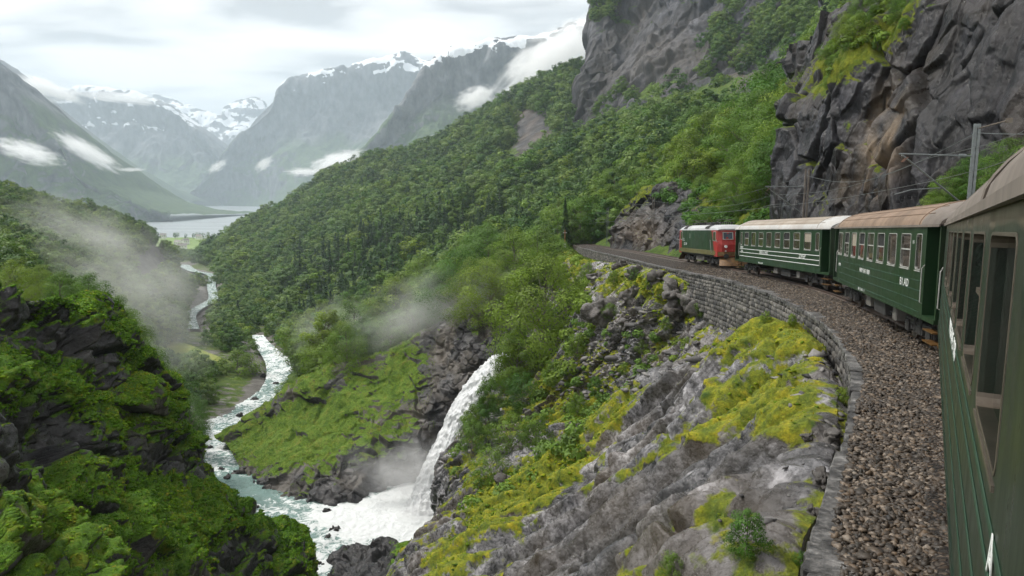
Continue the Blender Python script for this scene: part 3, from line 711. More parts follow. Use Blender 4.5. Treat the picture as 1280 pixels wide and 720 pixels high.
mountain('ridge_mountain', [(-120,40,4600),(-20,70,4600),(30,98,4600),(62,128,4650),(95,160,4700),(125,190,4750),(150,215,4800),(175,245,4850)],
         [(-120,275,3800),(-20,272,3900),(30,270,4000),(70,269,4100),(110,268,4300),(140,267,4400),(165,266,4500),(190,264,4700)], 1200, 70, 301, green=350)
mountain('snowy_mountain', [(-40,130,7400),(40,118,7300),(62,114,7200),(110,113,7200),(150,119,7100),(190,126,7000),(215,134,6900),(235,146,6800),(262,170,6700),(290,205,6600),(310,235,6500),(325,252,6400)],
         [(-40,258,5600),(40,258,5600),(80,258,5600),(120,258,5600),(160,258,5600),(190,258,5650),(215,258,5700),(240,258,5750),(265,258,5800),(290,257,5900),(310,257,6000),(330,257,6100)], 2200, 110, 401, snow=540, green=300)
mountain('far_snowfield', [(200,120,9800),(235,136,9600),(262,142,9500),(282,148,9400),(290,135,9600),(312,129,9700),(330,130,9700),(342,146,9600),(352,165,9500),(380,200,9300)],
         [(200,256,8200),(235,256,8200),(262,256,8200),(282,256,8200),(290,256,8300),(312,256,8300),(330,256,8300),(342,256,8300),(352,256,8300),(380,256,8300)], 2500, 110, 501, snow=560, green=300)
mountain('dome_mountain', [(242,250,6000),(266,224,6050),(290,190,6100),(318,160,6150),(338,134,6200),(355,114,6250),(380,104,6300),(405,94,6300),(430,90,6300),(470,84,6250),(505,75,6200),(535,79,6100),(555,84,6000),(590,95,5900),(650,115,5800),(760,130,5700)],
         [(236,257,0),(260,257,0),(288,258,0),(312,258.5,0),(334,259,0),(352,260,0),(378,261,0),(402,261,0),(430,261,0),(470,261,0),(505,261,0),(535,261,0),(560,261,0),(600,261,0),(650,261,0),(760,261,0)], 2000, 105, 611, snow=760, green=430)
mountain('spur_mountain', [(405,262,3100),(440,212,3150),(470,180,3200),(498,145,3250),(522,112,3300),(545,88,3350),(562,72,3400),(590,62,3400),(640,56,3400),(690,50,3400),(740,40,3400),(800,20,3300),(900,-20,3200)],
         [(385,264,2900),(420,266,2850),(450,267,2800),(475,268,2750),(500,269,2700),(520,269,2650),(545,270,2600),(575,270,2550),(620,270,2500),(660,270,2500),(710,270,2500),(780,270,2500),(880,270,2500)], 1300, 75, 721, snow=500, green=330, shore=False)
mountain('slope_mountain', [(560,225,2000),(600,185,2050),(640,150,2100),(680,118,2150),(720,88,2200),(750,70,2250),(800,40,2300),(900,0,2300)],
         [(545,262,1800),(585,262,1800),(620,262,1800),(660,262,1800),(700,262,1800),(740,262,1800),(790,262,1800),(890,262,1800)], 900, 40, 831, green=700, shore=False)
# ------------------------------------------------------------------ haze in the valley air
m = bpy.data.materials.new('haze'); m.use_nodes = True; nt = m.node_tree
nt.nodes.remove(nt.nodes['Principled BSDF'])
pv = node(nt, 'ShaderNodeVolumePrincipled'); pv.inputs['Density'].default_value = 1.1e-4; pv.inputs['Color'].default_value = (0.77,0.895,1.0,1); pv.inputs['Anisotropy'].default_value = 0.0
nt.links.new(pv.outputs[0], nt.nodes['Material Output'].inputs['Volume'])
hz = MB().box(-7000, 6000, -340, 14500, -128, 1750).build('haze', m); tag(hz, kind='stuff')

# ------------------------------------------------------------------ RIVER
m, nt, b = newmat('white_water'); M['white'] = m
v = objvec(nt, (1,1,1)); t1 = noise(nt, 0.9, 9, 0.72, v, 0.7); 
f = math_(nt, 'ADD', attr(nt,'foam'), math_(nt,'MULTIPLY',math_(nt,'SUBTRACT',t1,0.5),2.2))
fm = ramp(nt, f, [(0.40,(0,0,0)),(0.62,(1,1,1))])
nt.links.new(mixc(nt, fm, (0.19,0.30,0.275), (0.80,0.83,0.83)), b.inputs['Base Color'])
nt.links.new(mixc(nt, fm, (0.12,0.12,0.12), (0.6,0.6,0.6)), b.inputs['Roughness'])
bump(nt, b, math_(nt,'ADD',t1,math_(nt,'MULTIPLY',noise(nt,2.5,6,0.7,v,0.5),0.5)), 0.9, 0.5)
RP = [(334,480,765,-44.25,.5),(330,440,712,-44.15,.45),(322,530,668,-44.0,.55),(285,575,640,-44.0,.55),(262,575,600,-44.5,.45),(252,330,578,-45.3,.6),(236,298,552,-47.3,.62),(252,328,530,-49.3,.6),(288,360,511,-51,.62),(322,362,490,-53,.62),(333,374,470,-55,.62),(330,362,450,-57,.65),(318,339,430,-59.3,.65),(315,329,419,-61,.6)]
rows = []
for l, r, y, z, fo in RP:
    a = on_level(l, y, z); c = on_level(r, y, z); rows.append([a*(1-t)+c*t for t in (0,.25,.5,.75,1)])
wp = Patch(rows, 160, 520); p = wp.pts()
fo = np.interp(np.linspace(0,len(RP)-1,wp.nv), range(len(RP)), [q[4] for q in RP])[:,None].repeat(wp.nu,1).ravel()
px_, py_ = proj(p)
up = np.tile(np.array((0,0,1.)), (wp.nv, wp.nu, 1))
amp_ = np.where(py_ < 585, 0.42, 0.22)
wp.displace(amp_*(fbm(p*np.array((1,.7,1)), 2.2, 4, 900)+0.5*ridged(p, 1.1, 3, 905)), n=up)
fo = fo + 1.1*blob(525,640,60,26) + 0.6*blob(460,655,60,18) + 0.45*fbm(p, 6, 4, 907) - 0.08 + 0.3*blob(385,705,30,25) - 0.25*blob(300,600,45,22)
tag(wp.mesh('river_water', M['white'], {'foam': fo}), kind='structure')
rows = []
hw = [16,13,9,8,8,7,7,7,8,10]
for (x, z, y), w in zip(RIV2, hw):
    c = on_level(x, y, z); k = w/F*c[1]*0.8
    rows.append([c+np.array((-k,0,.35)), c+np.array((0,0,.35)), c+np.array((k,0,.35))])
wp2 = Patch(rows, 14, 200)
tag(wp2.mesh('lower_river', M['white'], {'foam': np.full(14*200, 0.42)}), kind='structure')

# ------------------------------------------------------------------ WATERFALL
m, nt, b = newmat('waterfall_water'); v = objvec(nt, (1.3,1.3,0.22))
t1 = noise(nt, 1.6, 9, 0.72, v, 0.4)
nt.links.new(ramp(nt, t1, [(0.28,(0.42,0.46,0.47)),(0.5,(0.84,0.86,0.87))]), b.inputs['Base Color'])
b.inputs['Roughness'].default_value = 0.7; bump(nt, b, t1, 0.9, 0.6)
WF = [(642,668,440,110),(622,650,445,106),(610,636,455,102.5),(592,630,472,100),(575,616,495,98),(562,606,517,96.5),(549,596,545,95),(534,584,575,93.5),(520,572,605,91.5),(508,564,632,89.5),(498,560,650,88)]
rows = []
for l, r, y, Y in WF:
    a, c = P(l, y, Y), P(r, y, Y); rows.append([a+np.array((0,1.4,0)), a*.72+c*.28, (a+c)/2+np.array((0,-.5,0)), a*.28+c*.72, c+np.array((0,1.4,0))])
wf = Patch(rows, 130, 300); p = wf.pts(); wf.displace(0.5*ridged(p*np.array((1,1,0.16)), 1.1, 5, 920)+0.35*fbm(p*np.array((1,1,.35)),0.6,4,921))
w_ob = wf.mesh('waterfall', m); tag(w_ob, 'white waterfall plunging into the pool beside the dark cliff', 'waterfall')
# thin falls on the far mountains
def thin_fall(pts, w, label):
    rows = []
    for x, y, Y in pts:
        c = P(x, y, Y); rows.append([c+np.array((-w*random.uniform(.6,1.3),0,0)), c+np.array((0,-w*.6,0)), c+np.array((w*random.uniform(.6,1.3),0,0))])
    q = Patch(rows, 8, 60); q.displace(w*0.5*fbm(q.pts(), w*3, 3, 930)); tag(q.mesh('waterfall', M['fall_far']), label, 'waterfall')
M['fall_far'] = simple('far_fall', (0.8,0.83,0.86), 0.7, var=0.1)

# ------------------------------------------------------------------ TRACK BED
ds = 0.6; ss = np.arange(0, TL-2, ds); x, y, dx, dy = track(ss)
ld = left_dist(y) - 0.02
prof = [(0.0,-0.32),(0.06,-0.30),(0.45,-0.26),(0.62,-0.2),(1,-0.19)]
rows = []
zr = railz(y)
def lat(off, dz): return np.stack([x - dy*off*-1*-1, y + dx*off*1, zr + dz], 1) if False else np.stack([x - dy*off, y + dx*off, zr + dz], 1)
L_ = [lat(ld-0.30, -1.2), lat(ld-0.24, -0.36), lat(ld*0.75+0.3, -0.33), lat(np.minimum(ld*0.6, 1.9)+0.1, -0.24), lat(1.35, -0.17), lat(0, -0.17), lat(-1.35, -0.17), lat(-2.0, -0.25), lat(-3.0, -0.5), lat(-4.2, -0.62), lat(-6.0, -0.9), lat(-8.0, -1.8)]
G = np.stack(L_, 1)       # len x 12 x 3
bed = Patch(G[::2], 120, 900)
p = bed.pts(); bed.displace(0.05*fbm(p, 0.9, 3, 700)+0.035*vnoise(p*7,701)*sstep(60,30,p[:,1]), n=np.tile(np.array((0,0,1.)), (bed.nv, bed.nu, 1)))
m, nt, b = newmat('ballast_bed'); v = objvec(nt)
vo = node(nt, 'ShaderNodeTexVoronoi'); vo.inputs['Scale'].default_value = 11; nt.links.new(v, vo.inputs['Vector'])
sp = node(nt, 'ShaderNodeSeparateColor'); nt.links.new(vo.outputs['Color'], sp.inputs[0])
c1 = ramp(nt, sp.outputs[0], [(0.0,(0.018,0.013,0.009)),(0.45,(0.05,0.034,0.022)),(0.75,(0.085,0.06,0.04)),(1.0,(0.14,0.115,0.09))])
ed = node(nt, 'ShaderNodeTexVoronoi', feature='DISTANCE_TO_EDGE'); ed.inputs['Scale'].default_value = 11; nt.links.new(v, ed.inputs['Vector'])
e1 = ramp(nt, ed.outputs['Distance'], [(0.0,(0.1,0.1,0.1)),(0.22,(1,1,1))])
c1 = mixc(nt, 1.0, c1, e1, 'MULTIPLY'); c1 = mixc(nt, 1.0, c1, ramp(nt, noise(nt, 0.4, 4, 0.6, v), [(0.3,(0.7,0.66,0.62)),(0.7,(1.15,1.1,1.05))]), 'MULTIPLY')
nt.links.new(c1, b.inputs['Base Color']); b.inputs['Roughness'].default_value = 0.85; bump(nt, b, ed.outputs['Distance'], 1.0, 0.12)
tag(bed.mesh('track_bed', m), kind='structure')

# loose ballast stones: a rough stone hull repeated with its own size, turn and colour
def stone_protos(n, rng):
    t = (1+5**.5)/2
    v = np.array([(-1,t,0),(1,t,0),(-1,-t,0),(1,-t,0),(0,-1,t),(0,1,t),(0,-1,-t),(0,1,-t),(t,0,-1),(t,0,1),(-t,0,-1),(-t,0,1)])/1.9
    f = np.array([(0,11,5),(0,5,1),(0,1,7),(0,7,10),(0,10,11),(1,5,9),(5,11,4),(11,10,2),(10,7,6),(7,1,8),(3,9,4),(3,4,2),(3,2,6),(3,6,8),(3,8,9),(4,9,5),(2,4,11),(6,2,10),(8,6,7),(9,8,1)])
    return [v*(1+0.36*(rng.random((12,1))*2-1)) + 0.20*rng.standard_normal((12,3)) for _ in range(n)], f
SP_, SF = stone_protos(16, RNG)
def stones(name, pos, size, flat, tint, mat, kind='stuff', parent=None, sink=0.0):
    n = len(pos); rng = RNG
    V = np.stack([SP_[i] for i in rng.integers(0, 16, n)])            # n x 12 x 3
    sc = np.stack([rng.uniform(.8,1.6,n), rng.uniform(.6,1.0,n), rng.uniform(.6,1,n)*flat], 1)
    V = V*sc[:,None,:]
    a = rng.uniform(0, 2*np.pi, n); tl = rng.uniform(-.5,.5,n)
    ca, sa, ct, st = np.cos(a), np.sin(a), np.cos(tl), np.sin(tl)
    z0 = np.zeros(n); o1 = np.ones(n)
    Rt = np.stack([np.stack([o1,z0,z0],1), np.stack([z0,ct,-st],1), np.stack([z0,st,ct],1)],1)
    Rz = np.stack([np.stack([ca,-sa,z0],1), np.stack([sa,ca,z0],1), np.stack([z0,z0,o1],1)],1)
    V = np.einsum('nij,nkj->nki', Rz@Rt, V)*size[:,None,None] + (pos + np.array((0,0,1))*(-sink*size)[:,None])[:,None,:]
    Fc = (SF[None] + (np.arange(n)*12)[:,None,None]).reshape(-1,3)
    o = mk(name, V.reshape(-1,3), Fc, mat, attrs={'tint': np.repeat(tint, 12)}, parent=parent)
    if kind: o['kind'] = kind
    return o
m, nt, b = newmat('ballast_stone'); 
c1 = ramp(nt, attr(nt,'tint'), [(0.0,(0.012,0.009,0.006)),(0.35,(0.042,0.028,0.016)),(0.6,(0.05,0.042,0.034)),(0.8,(0.10,0.066,0.038)),(1.0,(0.20,0.165,0.13))])
nt.links.new(mixc(nt, 0.7, c1, ramp(nt, noise(nt, 30, 4, 0.6, objvec(nt)), [(0.3,(0.5,0.5,0.5)),(0.7,(1.4,1.4,1.4))]), 'MULTIPLY'), b.inputs['Base Color']); b.inputs['Roughness'].default_value = 0.6
M['stone'] = m
n = 56000
s = RNG.uniform(0, 78, n)**1.0; s = s[RNG.random(n) < np.clip(1.15 - s/90, 0.25, 1)]; n = len(s)
tx, ty, tdx, tdy = track(s + 9); ldd = left_dist(ty)
off = RNG.uniform(0.7, 1.0, n)*0 + (0.83 + RNG.random(n)*(ldd-0.85))
pos = np.stack([tx - tdy*off, ty + tdx*off, railz(ty)], 1)
zz = np.interp(off/ldd, [0.2,0.5,0.72,1.0], [-0.17,-0.19,-0.28,-0.34]); pos[:,2] += zz + RNG.uniform(0,0.025,n)
pos[:,2] += 0.05*fbm(pos, 0.9, 3, 700)
tag(stones('ballast', pos, RNG.uniform(0.030,0.060,n)*np.where(RNG.random(n)<0.06,1.5,1), 0.75, RNG.random(n), M['stone'], sink=0.15), kind='stuff')

# rails and sleepers
M['rail'] = simple('rail_steel', (0.10,0.07,0.055), 0.5, 0.6, var=0.3, scale=8)
M['sleeper'] = simple('sleeper', (0.10,0.085,0.07), 0.9, var=0.4, scale=5)
tk = empty('railway_track', (0,0,0)); tag(tk, 'single railway track curving along the ledge under the train', 'railway track')
xx, yy, ddx, ddy = track(np.arange(4, TL-3, 0.9))
def railmesh(off):
    prof = [(-.065,-.17),(.065,-.17),(.065,-.155),(.012,-.14),(.012,-.045),(.036,-.03),(.036,0),(-.036,0),(-.036,-.03),(-.012,-.045),(-.012,-.14),(-.065,-.155)]
    V = []; zr = railz(yy)
    for a, h in prof: V.append(np.stack([xx - ddy*(off+a), yy + ddx*(off+a), zr+h], 1))
    V = np.stack(V, 1); k = len(prof); n = len(xx); i = np.arange(n*k).reshape(n,k); j = np.roll(i, -1, axis=1)
    return V.reshape(-1,3), np.stack([i[:-1], j[:-1], j[1:], i[1:]], 2).reshape(-1,4)
for off in (0.745, -0.745):
    V, f = railmesh(off); mk('rail', V, f, M['rail'], parent=tk)
slm = None
for k in range(100):
    s = 78 + 12 + k*0.66
    a, b_, c_, d_ = track(s)
    if slm is None:
        so = MB().box(-0.12,0.12,-1.25,1.25,-0.19,0.0,0.015).build('sleeper', M['sleeper'], tk); slm = so
    else: so = slm.copy(); C.objects.link(so); so.parent = tk
    so.location = (a, b_, railz(b_)-0.145); so.rotation_euler = (0, 0, math.atan2(d_, c_))

# ------------------------------------------------------------------ RETAINING WALL
M['masonry'] = None
m, nt, b = newmat('drystone'); M['masonry'] = m; v = objvec(nt, (1,1,1))
nt.links.new(mixc(nt, 0.75, ramp(nt, attr(nt,'tint'), [(0.0,(0.03,0.029,0.028)),(0.5,(0.075,0.072,0.067)),(1.0,(0.16,0.15,0.135))]), ramp(nt, noise(nt, 5, 7, 0.65, v), [(0.3,(0.4,0.4,0.4)),(0.7,(1.4,1.4,1.38))]), 'MULTIPLY'), b.inputs['Base Color'])
b.inputs['Roughness'].default_value = 0.85; bump(nt, b, noise(nt, 9, 7, 0.65, v), 0.8, 0.04)
wall = empty('retaining_wall', (0,0,0)); tag(wall, 'curved grey dry-stone retaining wall with flat coping slabs', 'wall')
Pc, Hc, Kc = cap_dense(0.25)
Tn = np.gradient(Pc, axis=0); Tn /= np.linalg.norm(Tn[:,:2], axis=1, keepdims=True); Nn = np.stack([-Tn[:,1], Tn[:,0], 0*Tn[:,0]], 1)  # outward (left)
arc = np.arange(len(Pc))*0.25
def wall_pt(s, out, dz):
    q = np.array([np.interp(s, arc, Pc[:,i]) for i in range(3)]); nn = np.array([np.interp(s, arc, Nn[:,i]) for i in range(3)])
    return q + nn*out + np.array((0,0,dz))
# dark core behind the stones
V = []; n = len(Pc)
for o_, dz in ((-0.02,-0.14),(0.10,-1.0)):
    pass
core = np.stack([Pc+Nn*(-0.06)+np.array((0,0,-.13)), Pc+Nn*(0.02)-np.stack([0*Hc,0*Hc,Hc+.9],1)*1.0], 1).reshape(-1,3)
i = np.arange(n)*2; mk('wall_core', core, np.stack([i[:-1], i[1:], i[1:]+1, i[:-1]+1],1), simple('wall_core', (0.03,0.03,0.03), 0.95), parent=wall)
# individual blocks, courses following the grade
bv, bf, bt = [], [], []
def block(s0, s1, z0, z1, out0, out1, depth, rnd, tint, bev=0.022):
    """rough-hewn block: front face bulges"""
    n0 = len(bv)*0 + sum(len(q) for q in bv)
    def Q(s, o, z): return wall_pt(s, o, z)
    r = lambda: random.uniform(-rnd, rnd)
    b_ = bev
    fr = [Q(s0+b_+r(), out0+r(), z0+b_+r()), Q(s1-b_+r(), out0+r(), z0+b_+r()), Q(s1-b_+r(), out1+r(), z1-b_+r()), Q(s0+b_+r(), out1+r(), z1-b_+r())]
    md = (fr[0]+fr[1]+fr[2]+fr[3])/4 + (wall_pt((s0+s1)/2, 1, 0)-wall_pt((s0+s1)/2, 0, 0))*0.03
    rim = [Q(s0, out0-0.045, z0), Q(s1, out0-0.045, z0), Q(s1, out1-0.045, z1), Q(s0, out1-0.045, z1)]
    bk = [Q(s0, out0-depth, z0), Q(s1, out0-depth, z0), Q(s1, out1-depth, z1), Q(s0, out1-depth, z1)]
    bv.append(np.array(fr+[md]+rim+bk)); bt.append(np.full(13, tint))
    F_ = [(0,1,4),(1,2,4),(2,3,4),(3,0,4)]
    for a in range(4):
        q = (a+1)%4; F_ += [(5+a,5+q,q),(5+a,q,a),(9+a,9+q,5+q),(9+a,5+q,5+a)]
    bf.append(np.array(F_)+n0)
smax = arc[-1]-1
zc = -0.13; course = 0
while zc > -4.6:
    h = random.uniform(0.2,0.36); s = random.uniform(0,0.4)
    while s < smax:
        w = random.uniform(0.28,0.75); hh = np.interp(s, arc, Hc)
        if -zc < hh + 0.8 and np.interp(s, arc, Pc[:,1]) < 210:
            ba = 0.10*(-zc)
            block(s, s+w, zc-h, zc, 0.0+ba*0.6+random.uniform(-.03,.04), ba*0.5+random.uniform(-.03,.04), 0.35, 0.02, random.random())
        s += w*1.0+0.012
    zc -= h+0.012
mk('masonry', np.concatenate(bv), np.concatenate(bf), M['masonry'], parent=wall, attrs={'tint': np.concatenate(bt)})
# coping slabs, each a stone of its own
M['coping'] = rock_material('coping_stone', 0.10, (0.03,0.03,0.03), (0.27,0.26,0.25), (0.3,0.22,0.12), (0.05,0.05,0.02), (0.12,0.10,0.03), 0.6, (0.2,0.1,0), 0.35)
s = 6.0; k = 0
while k < 96 and s < smax:
    yy_ = np.interp(s, arc, Pc[:,1]); w = random.uniform(0.55,1.5)*(1 if yy_ < 45 else 1.7)
    mbp = []; o0, o1 = random.uniform(-.03,.04), random.uniform(.50,.58); top = random.uniform(-.015,.03)
    dz0 = top + random.uniform(-.012,.012)
    if yy_ > 60: o1 = random.uniform(.35,.5)
    # outline with chipped edges, inner side towards the track is -out
    nseg = 7; ring_t, ring_b = [], []
    out_e = [(s+0.012+(w-0.024)*t/nseg, 0.09+o0+random.uniform(-.022,.018)) for t in range(nseg+1)]
    in_e = [(s+0.012+(w-0.024)*t/nseg, 0.09-o1+random.uniform(-.02,.02)) for t in range(nseg,-1,-1)]
    lp = out_e+in_e; cx = sum(a for a,_ in lp)/len(lp); co = sum(b for _,b in lp)/len(lp)
    vs = [wall_pt(a,b,-0.16+dz0) for a,b in lp] + [wall_pt(a,b,dz0-0.02) for a,b in lp] + [wall_pt(cx+(a-cx)*0.965,co+(b-co)*0.94,dz0+random.uniform(-.004,.004)) for a,b in lp]
    n = len(lp); fs = [tuple(range(n-1,-1,-1)), tuple(range(2*n,3*n))]
    for a in range(n):
        q = (a+1)%n; fs += [(a,q,n+q,n+a),(n+a,n+q,2*n+q,2*n+a)]
    MB().add(vs, fs).build('coping_stone', M['coping'], wall)
    s += w; k += 1
# ------------------------------------------------------------------ TRAIN
def paint(name, col, rough=0.35, dirt=(0.05,0.045,0.035), amt=0.5, var=0.12, scale=1.2, streak=(1,1,0.25), grime=False):
    m, nt, b = newmat(name); v = objvec(nt, streak)
    n1 = noise(nt, scale, 8, 0.62, v); n2 = noise(nt, scale*9, 6, 0.65, v)
    c0 = ramp(nt, noise(nt, scale*0.35, 3, 0.5, objvec(nt)), [(0.3, tuple(c*(1-var) for c in col)), (0.7, tuple(c*(1+var) for c in col))])
    f = ramp(nt, math_(nt, 'ADD', math_(nt,'MULTIPLY',n1,0.7), math_(nt,'MULTIPLY',n2,0.3)), [(0.46,(0,0,0)),(0.70,(amt,)*3)])
    nt.links.new(mixc(nt, f, c0, dirt), b.inputs['Base Color'])
    nt.links.new(ramp(nt, n1, [(0.3,(rough,)*3),(0.7,(min(1,rough+0.3),)*3)]), b.inputs['Roughness'])
    if grime:
        tc_ = node(nt,'ShaderNodeTexCoord'); sx = node(nt,'ShaderNodeSeparateXYZ'); nt.links.new(tc_.outputs['Object'], sx.inputs[0])
        g_ = ramp(nt, math_(nt,'ADD', math_(nt,'MULTIPLY',math_(nt,'SUBTRACT',sx.outputs[2],3.33),5.0), math_(nt,'MULTIPLY',n1,0.9)), [(.42,(0,0,0)),(.62,(.75,.75,.75))])
        nt.links.new(mixc(nt, g_, mixc(nt, f, c0, dirt), (0.17,0.135,0.095)), b.inputs['Base Color'])
    bump(nt, b, n2, 0.15, 0.01); return m
M['green'] = paint('coach_green', (0.007,0.030,0.009), 0.28, (0.022,0.028,0.012), 0.6)
M['green_near'] = paint('weathered_green', (0.006,0.020,0.010), 0.22, (0.03,0.028,0.018), 0.75, scale=2.2, grime=True)
M['green_rib'] = paint('rib_green', (0.010,0.042,0.022), 0.35, (0.05,0.06,0.04), 0.3)
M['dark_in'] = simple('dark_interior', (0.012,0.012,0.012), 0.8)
M['roof_tan'] = paint('rusty_tan_roof', (0.21,0.145,0.10), 0.6, (0.08,0.055,0.04), 0.8, scale=0.8, streak=(1,0.4,1))
M['roof_white'] = paint('pale_roof', (0.42,0.42,0.41), 0.55, (0.33,0.27,0.22), 0.7, scale=0.8, streak=(1,0.4,1))
M['roof_pale_tan'] = paint('pale_tan_roof', (0.30,0.26,0.215), 0.6, (0.2,0.15,0.11), 0.7, scale=0.8, streak=(1,0.4,1))
M['roof_brown'] = paint('brown_roof', (0.16,0.135,0.115), 0.6, (0.07,0.06,0.05), 0.8, scale=0.8)
M['under'] = simple('underframe_black', (0.018,0.017,0.016), 0.75, var=0.4, scale=6)
M['under_grey'] = simple('underframe_grey', (0.10,0.095,0.085), 0.75, var=0.4, scale=4)
M['wheel'] = simple('wheel_steel', (0.07,0.055,0.045), 0.55, 0.5, var=0.3)
M['frame'] = simple('window_frame', (0.13,0.11,0.088), 0.38, 0.5, var=0.3, scale=6)
M['frame_w'] = simple('white_window_frame', (0.36,0.36,0.34), 0.5, 0.1, var=0.2, scale=6)
M['white_paint'] = simple('white_lettering', (0.72,0.74,0.72), 0.5, var=0.12, scale=10)
M['brass'] = simple('ochre_step', (0.11,0.055,0.014), 0.5, 0.2, var=0.35, scale=5)
M['red'] = paint('cab_red', (0.26,0.009,0.006), 0.35, (0.18,0.03,0.02), 0.4)
M['olive'] = paint('olive_skirt', (0.09,0.085,0.024), 0.45, (0.09,0.07,0.03), 0.5)
M['steelgrey'] = simple('galvanised_steel', (0.17,0.19,0.19), 0.5, 0.5, var=0.2, scale=8)
M['lamp'] = simple('headlamp_glass', (0.75,0.76,0.74), 0.15, var=0.05)
def glassmat(name, col, spec=0.9, scale=1.2):
    m, nt, b = newmat(name); v = objvec(nt)
    n = noise(nt, scale, 4, 0.6, v)
    nt.links.new(ramp(nt, n, [(0.4, tuple(c*0.4 for c in col)), (0.65, col)]), b.inputs['Base Color'])
    b.inputs['Roughness'].default_value = 0.04; b.inputs['Specular IOR Level'].default_value = spec; b.inputs['Coat Weight'].default_value = 0.4; b.inputs['Coat Roughness'].default_value = 0.02
    bump(nt, b, noise(nt, 0.8, 2, 0.5, v), 0.08, 0.05)
    return m
M['glass'] = glassmat('window_glass', (0.085,0.07,0.052), 0.6)  # mottled brown imitates the hillside reflected in the panes
M['glass_near'] = glassmat('near_window_glass', (0.02,0.017,0.013), 0.6)
M['curtain'] = simple('window_blind', (0.26,0.23,0.18), 0.8, var=0.3, scale=7, vec=(6,6,0.6))

def side_panel(mb, x0, x1, y, z0, z1, wins, depth, sgn):
    """wall in the plane y with openings (xa, xb, za, zb) and their reveals; sgn = +1 for the left side"""
    xs = sorted({x0, x1, *[w[0] for w in wins], *[w[1] for w in wins]}); zs = sorted({z0, z1, *[w[2] for w in wins], *[w[3] for w in wins]})
    for a, b in zip(xs[:-1], xs[1:]):
        for c, d in zip(zs[:-1], zs[1:]):
            mx, mz = (a+b)/2, (c+d)/2
            if any(w[0] < mx < w[1] and w[2] < mz < w[3] for w in wins): continue
            mb.add([(a,y,c),(b,y,c),(b,y,d),(a,y,d)], [(0,1,2,3) if sgn < 0 else (3,2,1,0)])
    yi = y - sgn*depth
    for (a,b,c,d) in wins:
        mb.add([(a,y,c),(b,y,c),(b,y,d),(a,y,d),(a,yi,c),(b,yi,c),(b,yi,d),(a,yi,d)], [(0,4,5,1),(1,5,6,2),(2,6,7,3),(3,7,4,0)])
def ring(mb, a, b, c, d, y, w, t, r, sgn, nn=5, din=.045):
    """rounded rectangular frame of bar width w standing t proud of y"""
    def loop(a,b,c,d,r):
        o = []
        for cx, cz, a0 in ((b-r,d-r,0),(a+r,d-r,90),(a+r,c+r,180),(b-r,c+r,270)):
            for k in range(nn): an = R(a0+90*k/(nn-1)); o.append((cx+r*math.cos(an), cz+r*math.sin(an)))
        return o
    lo = loop(a-w,b+w,c-w,d+w,r+w); li = loop(a,b,c,d,max(r,.005)); n = len(lo)
    vs = [(x,y,z) for x,z in lo]+[(x,y+sgn*t*.7,z) for x,z in lo]+[(x + (1 if x < (a+b)/2 else -1)*w*.25,y+sgn*t,z + (1 if z < (c+d)/2 else -1)*w*.25) for x,z in lo]+[(x,y+sgn*t,z) for x,z in li]+[(x,y-sgn*din,z) for x,z in li]
    fs = []
    for L_ in range(4):
        for k in range(n):
            q = (k+1)%n; fs.append((L_*n+k, L_*n+q, (L_+1)*n+q, (L_+1)*n+k))
    mb.add(vs, fs)
def wheelset(parent, x, r=0.43, axlew=0.75):
    mb = MB(); n = 20
    for s in (1,-1):
        prof = [(0.0,0.10),(0.08,0.10),(0.10,r*0.75),(0.11,r*0.8),(0.11,r),(0.0,r+0.0),(-0.03,r+0.03),(-0.03,r*0.8),(0.02,r*0.75),(0,0.1)]
        vs, fs = [], []
        for (w_, rr) in prof:
            for k in range(n): an = 2*math.pi*k/n; vs.append((x+rr*math.cos(an), s*(axlew+w_), r+rr*math.sin(an)))
        m_ = len(prof)
        for i in range(m_-1):
            for k in range(n): q=(k+1)%n; fs.append((i*n+k,i*n+q,(i+1)*n+q,(i+1)*n+k))
        mb.add(vs, fs); mb.tube([(x, s*(axlew-.02), r),(x, s*(axlew+.22), r)], 0.11, 10)
    mb.tube([(x,-axlew,r),(x,axlew,r)], 0.07, 8)
    return mb.build('wheelset', M['wheel'], parent)
def bogie(root, x, wb=2.3, name='bogie'):
    mb = MB()
    for s in (1,-1):
        y = s*0.98
        mb.box(x-wb/2-.45, x+wb/2+.45, y-.06, y+.06, .50, .66, .02)
        mb.box(x-.45, x+.45, y-.08, y+.08, .30, .52, .02)
        for q in (-1,1):
            mb.box(x+q*wb/2-.17, x+q*wb/2+.17, y-.10, y+.12, .26, .60, .03)      # axle box
            mb.tube([(x+q*(wb/2-.36), y, .34),(x+q*(wb/2-.36), y, .60)], .085, 8); mb.tube([(x+q*(wb/2+.34), y, .34),(x+q*(wb/2+.34), y, .60)], .085, 8)
            mb.tube([(x+q*.32, y+s*.06, .36),(x+q*.32, y+s*.06, .86)], .06, 8)
    mb.box(x-.3,x+.3,-1.0,1.0,.48,.80,.02)
    b = mb.build(name, M['under'], root)
    for q in (-1,1): wheelset(b, x+q*wb/2)
    return b
def lettering(root, txt, x, z, y, size, sgn=1, xs=1.0, mat='white_paint'):
    cu = bpy.data.curves.new('lettering', 'FONT'); cu.body = txt; cu.size = size*1.35; cu.extrude = 0.002; cu.space_character = 1.05
    cu.materials.append(M[mat]); t_ = bpy.data.objects.new('lettering', cu); C.objects.link(t_); bpy.context.view_layer.update()
    me = bpy.data.meshes.new_from_object(t_.evaluated_get(bpy.context.evaluated_depsgraph_get())); bpy.data.objects.remove(t_)
    o = bpy.data.objects.new('lettering', me); C.objects.link(o); o.parent = root
    # left side seen from outside: reading direction runs towards -x (local)
    o.matrix_local = Matrix(((-xs,0,0,x),(0,0,1,y+0.004),(0,1,0,z),(0,0,0,1)))
    return o
